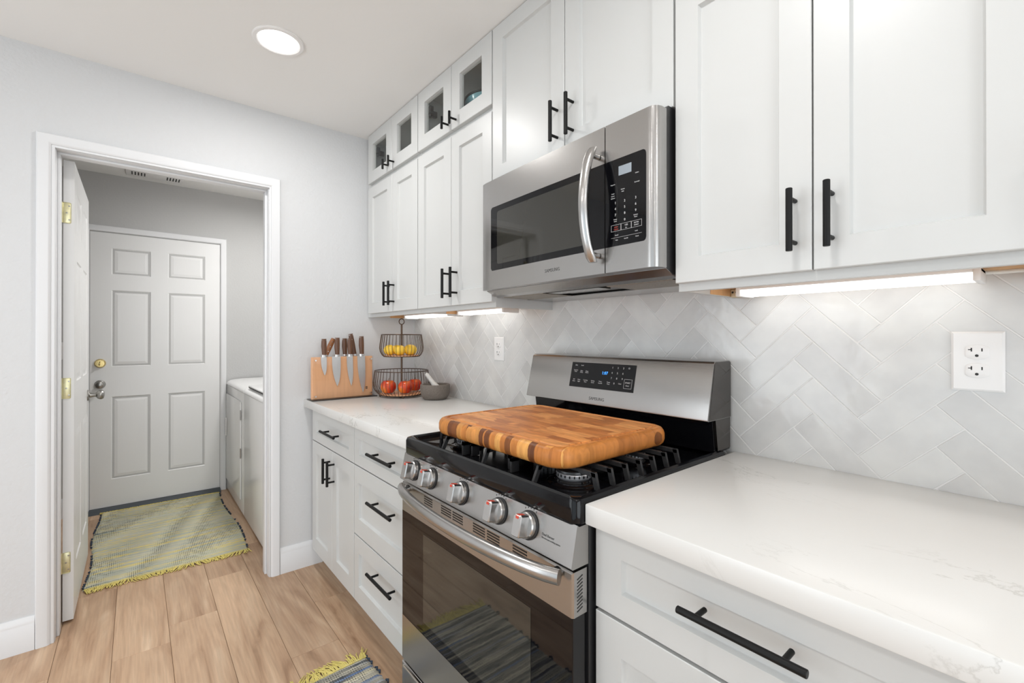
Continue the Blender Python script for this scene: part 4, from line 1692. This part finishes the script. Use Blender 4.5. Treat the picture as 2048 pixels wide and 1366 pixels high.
def mframe(x0, x1, z0, z1, w_=.0005):
    for a, b_, c_, d_ in ((x0, x1, z0, z0 + w_), (x0, x1, z1 - w_, z1), (x0, x0 + w_, z0, z1), (x1 - w_, x1, z0, z1)):
        ya = yb((a + b_) / 2)
        g.loft([[(a, yb(a) - .0009, c_), (b_, yb(b_) - .0009, c_), (b_, yb(b_) - .0009, d_), (a, yb(a) - .0009, d_)],
                [(a, yb(a) - .0012, c_), (b_, yb(b_) - .0012, c_), (b_, yb(b_) - .0012, d_), (a, yb(a) - .0012, d_)]])
mframe(1.870, 1.902, 1.532, 1.549)
mframe(1.9024, 1.9344, 1.532, 1.549)
mframe(1.9348, 1.966, 1.532, 1.549)
mframe(1.870, 1.966, 1.5145, 1.515, .0003)
g.build('key_legend', [LEGEND, LEGENDR], mg, smooth=0)
g = G()
g.box(1.895, 1.935, yb(1.915) - .0014, yb(1.915) - .0008, 1.676, 1.700)
g.build('display_screen', LCD, mg, smooth=0)
g = G()
g.text('SAMSUNG', .0150, face_y(1.6060, 0, 1.4535), font_scale=(.98, 1))
for v in g.bm.verts:
    v.co.y += yb(v.co.x) - .0003
g.build('brand_lettering', LOGO, md, smooth=0)
# handle: tall bowed blade
g = G()
rings = []
for k in range(29):
    u = k / 28
    z = 1.455 + (1.765 - 1.455) * u
    b_ = 1 - (2 * u - 1) ** 2
    yy = -.420 - .040 * b_ ** .8
    wx, wy = .0145, .0115
    if k in (0, 28):
        wx, wy = .0125, .0095
    rings.append([(1.826 + wx * math.cos(a), yy + wy * math.sin(a), z) for a in (2 * PI * j / 20 for j in range(20))])
g.loft(rings)
for z in (1.475, 1.745):
    g.rod((1.826, -.398, z), (1.826, -.424, z), .0075)
g.build('handle', STEELV, md)
# underside
for a, b_ in ((1.285, 1.50), (1.775, 1.990)):
    g = G()
    g.box(a, b_, -.298, -.152, 1.4015, 1.4048, .001, 1)
    g.build('grease_filter', FILTER, t, smooth=0)
g = G()
g.box(1.525, 1.745, -.298, -.240, 1.4015, 1.4085, .001)
g.build('lamp_cover', GLASSWIN, t, smooth=0)
g = G()
g.prism([(-.355, 1.4255), (-.355, 1.4245), (-.322, 1.4095), (-.300, 1.4035), (-.300, 1.4115), (-.320, 1.4125)], 'x', MX0 + .003, MX1 - .003)
g.prism([(-.150, 1.4045), (-.150, 1.4020), (-.009, 1.4010), (-.009, 1.4045)], 'x', MX0 + .003, MX1 - .003)
g.build('underside_panel', STEEL, t, smooth=0)

# ------------------------------------------------------------------ knife block and knives
t = thing('knife_block', (.09, -.485, .913), 'peach maple knife board with clear front standing against the far wall', 'knife block')
g = G()
g.box(.035, .138, -.664, -.306, .9134, .918, .002)
g.build('base', BLACKPL, t)
g = G()
g.box(.078, .100, -.655, -.322, .9182, 1.1435, .0015, 1)
g.build('panel', BIRCH, t)
g = G()
g.box(.1135, .1165, -.655, -.322, .9182, 1.1435, .0008, 1)
g.build('acrylic_guard', ACRYL, t)
for y, z in ((-.640, 1.127), (-.335, 1.127), (-.640, .935), (-.335, .935)):
    g = G()
    g.cyl((.1002, y, z), (.1180, y, z), .0042)
    g.build('standoff_screw', CHROME, t)
g = G()
for k in range(2):
    for j in range(2):
        g.box(.1002, .1008, -.362 + j * .006, -.358 + j * .006, .956 + k * .008, .962 + k * .008)
        g.box(.1002, .1008, -.362 + j * .006, -.356 + j * .006, .9585 + k * .008, .9600 + k * .008)
g.build('maker_mark', SLOT, t, smooth=0)


def knife(y, ztip, wb, hl, lean, label, x=.1062, hm=WALNUT, ztop_blade=1.146, riv=False):
    t = thing('kitchen_knife', (x, y, ztip), label, 'knife', 'kitchen knives on the block')
    M = Matrix.Translation((x, y, ztop_blade)) @ Matrix.Rotation(lean, 4, 'X')
    g = G()
    H = ztop_blade - ztip
    # blade outline in y,z local: heel wide, curved edge on -y side
    n = 14
    R = []
    for k in range(n + 1):
        u = k / n
        z = -H * u
        e = -wb * .62 * (1 - u ** 2.6) + .0 * u
        s_ = wb * .38 * (1 - u ** 5) if u < 1 else 0
        R.append([(-.0009, e - (0 if u < 1 else 0), z), (.0009, e, z), (.0012, s_ + .0004, z), (-.0012, s_ + .0004, z)])
    g.loft(R)
    bmesh.ops.transform(g.bm, matrix=M, verts=g.bm.verts)
    g.build('blade', BLADE, t, smooth=0)
    g = G()
    g.loft([[(a, b_, z) for a, b_ in rect(.008, .0112, 10)] for z in (-.002, .010)])
    g.loft([[(a, b_ + o_, z) for a, b_ in rect(.0095 * k, .0126 * k, 10)] for z, o_, k in ((.090 + hl - .10, 0, 1), (.0955 + hl - .10, 0, .96))])
    bmesh.ops.transform(g.bm, matrix=M, verts=g.bm.verts)
    g.build('bolster', CHROME, t)
    g = G()
    L_ = hl - .0115
    g.loft([[(a, b_ + o_, .010 + L_ * u) for a, b_ in rect(.0092 * k, .0120 * k, 12)] for u, o_, k in ((0, 0, .92), (.18, -.0006, 1.0), (.5, -.0015, 1.16), (.78, -.0008, 1.1), (1, 0, 1.0))])
    bmesh.ops.transform(g.bm, matrix=M, verts=g.bm.verts)
    hd = g.build('handle', hm, t)
    if riv:
        g = G()
        for u in (.2, .5, .8):
            g.lathe((.0103, 0, .010 + L_ * u), [(.0028, -.001), (.0028, .0006), (.001, .0009)], 10, 'x')
        bmesh.ops.transform(g.bm, matrix=M, verts=g.bm.verts)
        g.build('rivet', CHROME, hd)


def rect(a, b_, n):
    return [(a * math.copysign(abs(math.cos(t_)) ** .7, math.cos(t_)), b_ * math.copysign(abs(math.sin(t_)) ** .7, math.sin(t_))) for t_ in (2 * PI * k / n for k in range(n))]


knife(-.593, 1.045, .030, .098, .02, 'leftmost walnut-handled knife, with a short blade, on the block')
knife(-.524, .983, .046, .104, .0, "chef's knife with wide hammered blade, second upright walnut handle from the left")
knife(-.452, .980, .034, .100, .03, 'slim hammered knife with walnut handle near the middle of the block')
knife(-.386, .938, .044, .112, .03, 'long hammered knife with walnut handle at the right of the block')
# spare ones behind the board
knife(-.575, 1.06, .018, .108, -.42, 'brown riveted-handled knife leaning right between the left two knives', x=.068, hm=REDWOOD, ztop_blade=1.146, riv=True)
knife(-.412, 1.03, .020, .128, .20, 'walnut-handled knife leaning left, tallest of the knives', x=.068)
knife(-.468, 1.04, .020, .100, .02, 'walnut-handled knife half hidden behind the slim middle knife', x=.066)


# ------------------------------------------------------------------ fruit stand
FX, FY = .217, -.196
t = thing('fruit_stand', (FX, FY, .913), 'two-tier bronze wire fruit basket with ring top', 'basket')
def basket(name, prof, nw, zr, base_z, base_r):
    g = G()
    for k in range(nw):
        a = 2 * PI * k / nw
        g.tube([(FX + r_ * math.cos(a), FY + r_ * math.sin(a), z) for r_, z in prof], .0014, 5)
    circ = lambda r_, z, w_: g.tube([(FX + r_ * math.cos(a), FY + r_ * math.sin(a), z) for a in (2 * PI * i / 48 for i in range(48))], w_, 6, closed=True)
    circ(prof[-1][0], prof[-1][1], .0026)
    circ(prof[0][0], prof[0][1], .0026)
    b_ = g.build(name, BRONZE, t)
    g = G()
    g.lathe((FX, FY, base_z), [(base_r, 0), (base_r, .008)], 48)
    g.build('wooden_base', BIRCH, b_)
basket('lower_basket', [(.122, .925), (.134, .935), (.148, .950), (.158, .972), (.159, .995), (.155, 1.025), (.150, 1.060)], 44, 1.06, .923, .121)
basket('upper_basket', [(.100, 1.142), (.110, 1.150), (.120, 1.170), (.1235, 1.190), (.121, 1.215), (.117, 1.240), (.113, 1.266)], 36, 1.266, 1.140, .099)
g = G()
g.rod((FX, FY, .9315), (FX, FY, 1.325), .0055, 12)
g.tube([(FX, FY + .016 * math.cos(a), 1.341 + .016 * math.sin(a)) for a in (2 * PI * i / 24 for i in range(24))], .0028, 8, closed=True)
g.build('pole', BRONZE, t)
for a in (2.75, 4.3, 5.9, 1.2):
    g = G()
    px_, py_ = FX + .120 * math.cos(a), FY + .120 * math.sin(a)
    g.lathe((px_, py_, .9135), [(.003, 0), (.0065, .003), (.0065, .008), (.003, .0115)], 12)
    g.build('foot', BRONZE, t)


def apple(x, y, z, r, label, rot):
    g = G()
    prof = []
    for k in range(17):
        a = PI * k / 16
        rad = r * math.sin(a) ** .85
        h = -r * .93 * math.cos(a)
        if k < 3: h += r * .10 * (3 - k) / 3
        if k > 13: h -= r * .20 * (k - 13) / 3
        prof.append((max(rad, r * .02), h))
    g.lathe((x, y, z), prof, 28, wob=lambda t_, h: 1 + .035 * math.cos(5 * t_ + rot))
    o = g.build('apple', APPLE, smooth=80)
    tag(o, label, 'apple', 'red and orange apples in the lower basket')
    g = G()
    g.tube([(x, y, z + r * .70), (x + .002, y, z + r * .92), (x + .006, y + .002, z + r * 1.08)], .0014, 6)
    g.build('stem', WALNUT, o)


zb_ = .9315
# placed on a ring facing the camera
apple(FX + .000, FY - .082, zb_ + .041, .043, 'leftmost red and orange apple in the lower wire basket', 0)
apple(FX + .066, FY - .010, zb_ + .040, .041, 'middle red apple in the lower wire basket, before the pole', 1)
apple(FX + .008, FY + .078, zb_ + .042, .040, 'rightmost glossy red-orange apple in the lower wire basket', 2)


def lemon(x, y, z, r, ang, label):
    g = G()
    prof = []
    for k in range(15):
        u = -1 + 2 * k / 14
        prof.append((max(.001, r * math.sqrt(max(0, 1 - u * u)) ** .9), u * r * 1.22))
    g.lathe((0, 0, 0), prof, 22, 'x')
    M = Matrix.Translation((x, y, z)) @ Matrix.Rotation(ang, 4, 'Z')
    bmesh.ops.transform(g.bm, matrix=M, verts=g.bm.verts)
    tag(g.build('lemon', LEMON, smooth=80), label, 'lemon', 'yellow lemons in the upper basket')


zb_ = 1.1485
lemon(FX - .010, FY - .068, zb_ + .030, .0295, .4, 'leftmost yellow lemon in the upper wire basket')
lemon(FX + .048, FY - .034, zb_ + .029, .0285, 1.9, 'yellow lemon in the upper basket just left of the pole')
lemon(FX + .053, FY + .028, zb_ + .031, .0305, 1.2, 'plump yellow lemon in the upper basket right of the pole')
lemon(FX - .010, FY + .066, zb_ + .030, .0290, 2.6, 'rightmost yellow lemon in the upper wire basket')
lemon(FX - .052, FY - .002, zb_ + .029, .0280, .9, 'yellow lemon at the back of the upper basket')

# ------------------------------------------------------------------ mortar and pestle
mx_, my_ = .452, -.112
g = G()
g.lathe((mx_, my_, .9134), [(.056, 0), (.061, .002), (.072, .016), (.079, .038), (.081, .060), (.080, .079), (.0775, .081), (.066, .081), (.064, .076), (.060, .05), (.045, .026), (.010, .018)], 56,
        wob=lambda t_, h: 1 + .006 * math.sin(3 * t_ + h * 40))
tag(g.build('mortar', STONE), 'round grey stone mortar on the counter beside the fruit basket', 'mortar')
g = G()
p0, p1 = Vector((mx_ + .012, my_ + .010, .9134 + .052)), Vector((mx_ - .050, my_ - .028, 1.051))
dv = p1 - p0
g.tube([p0 + dv * u for u in (0, .04, .12, .25, .45, .7, .92, 1.0)], [.010, .017, .0195, .017, .0125, .0115, .0115, .007], 18)
tag(g.build('pestle', PESTLE), 'pale stone pestle leaning in the grey mortar', 'pestle')
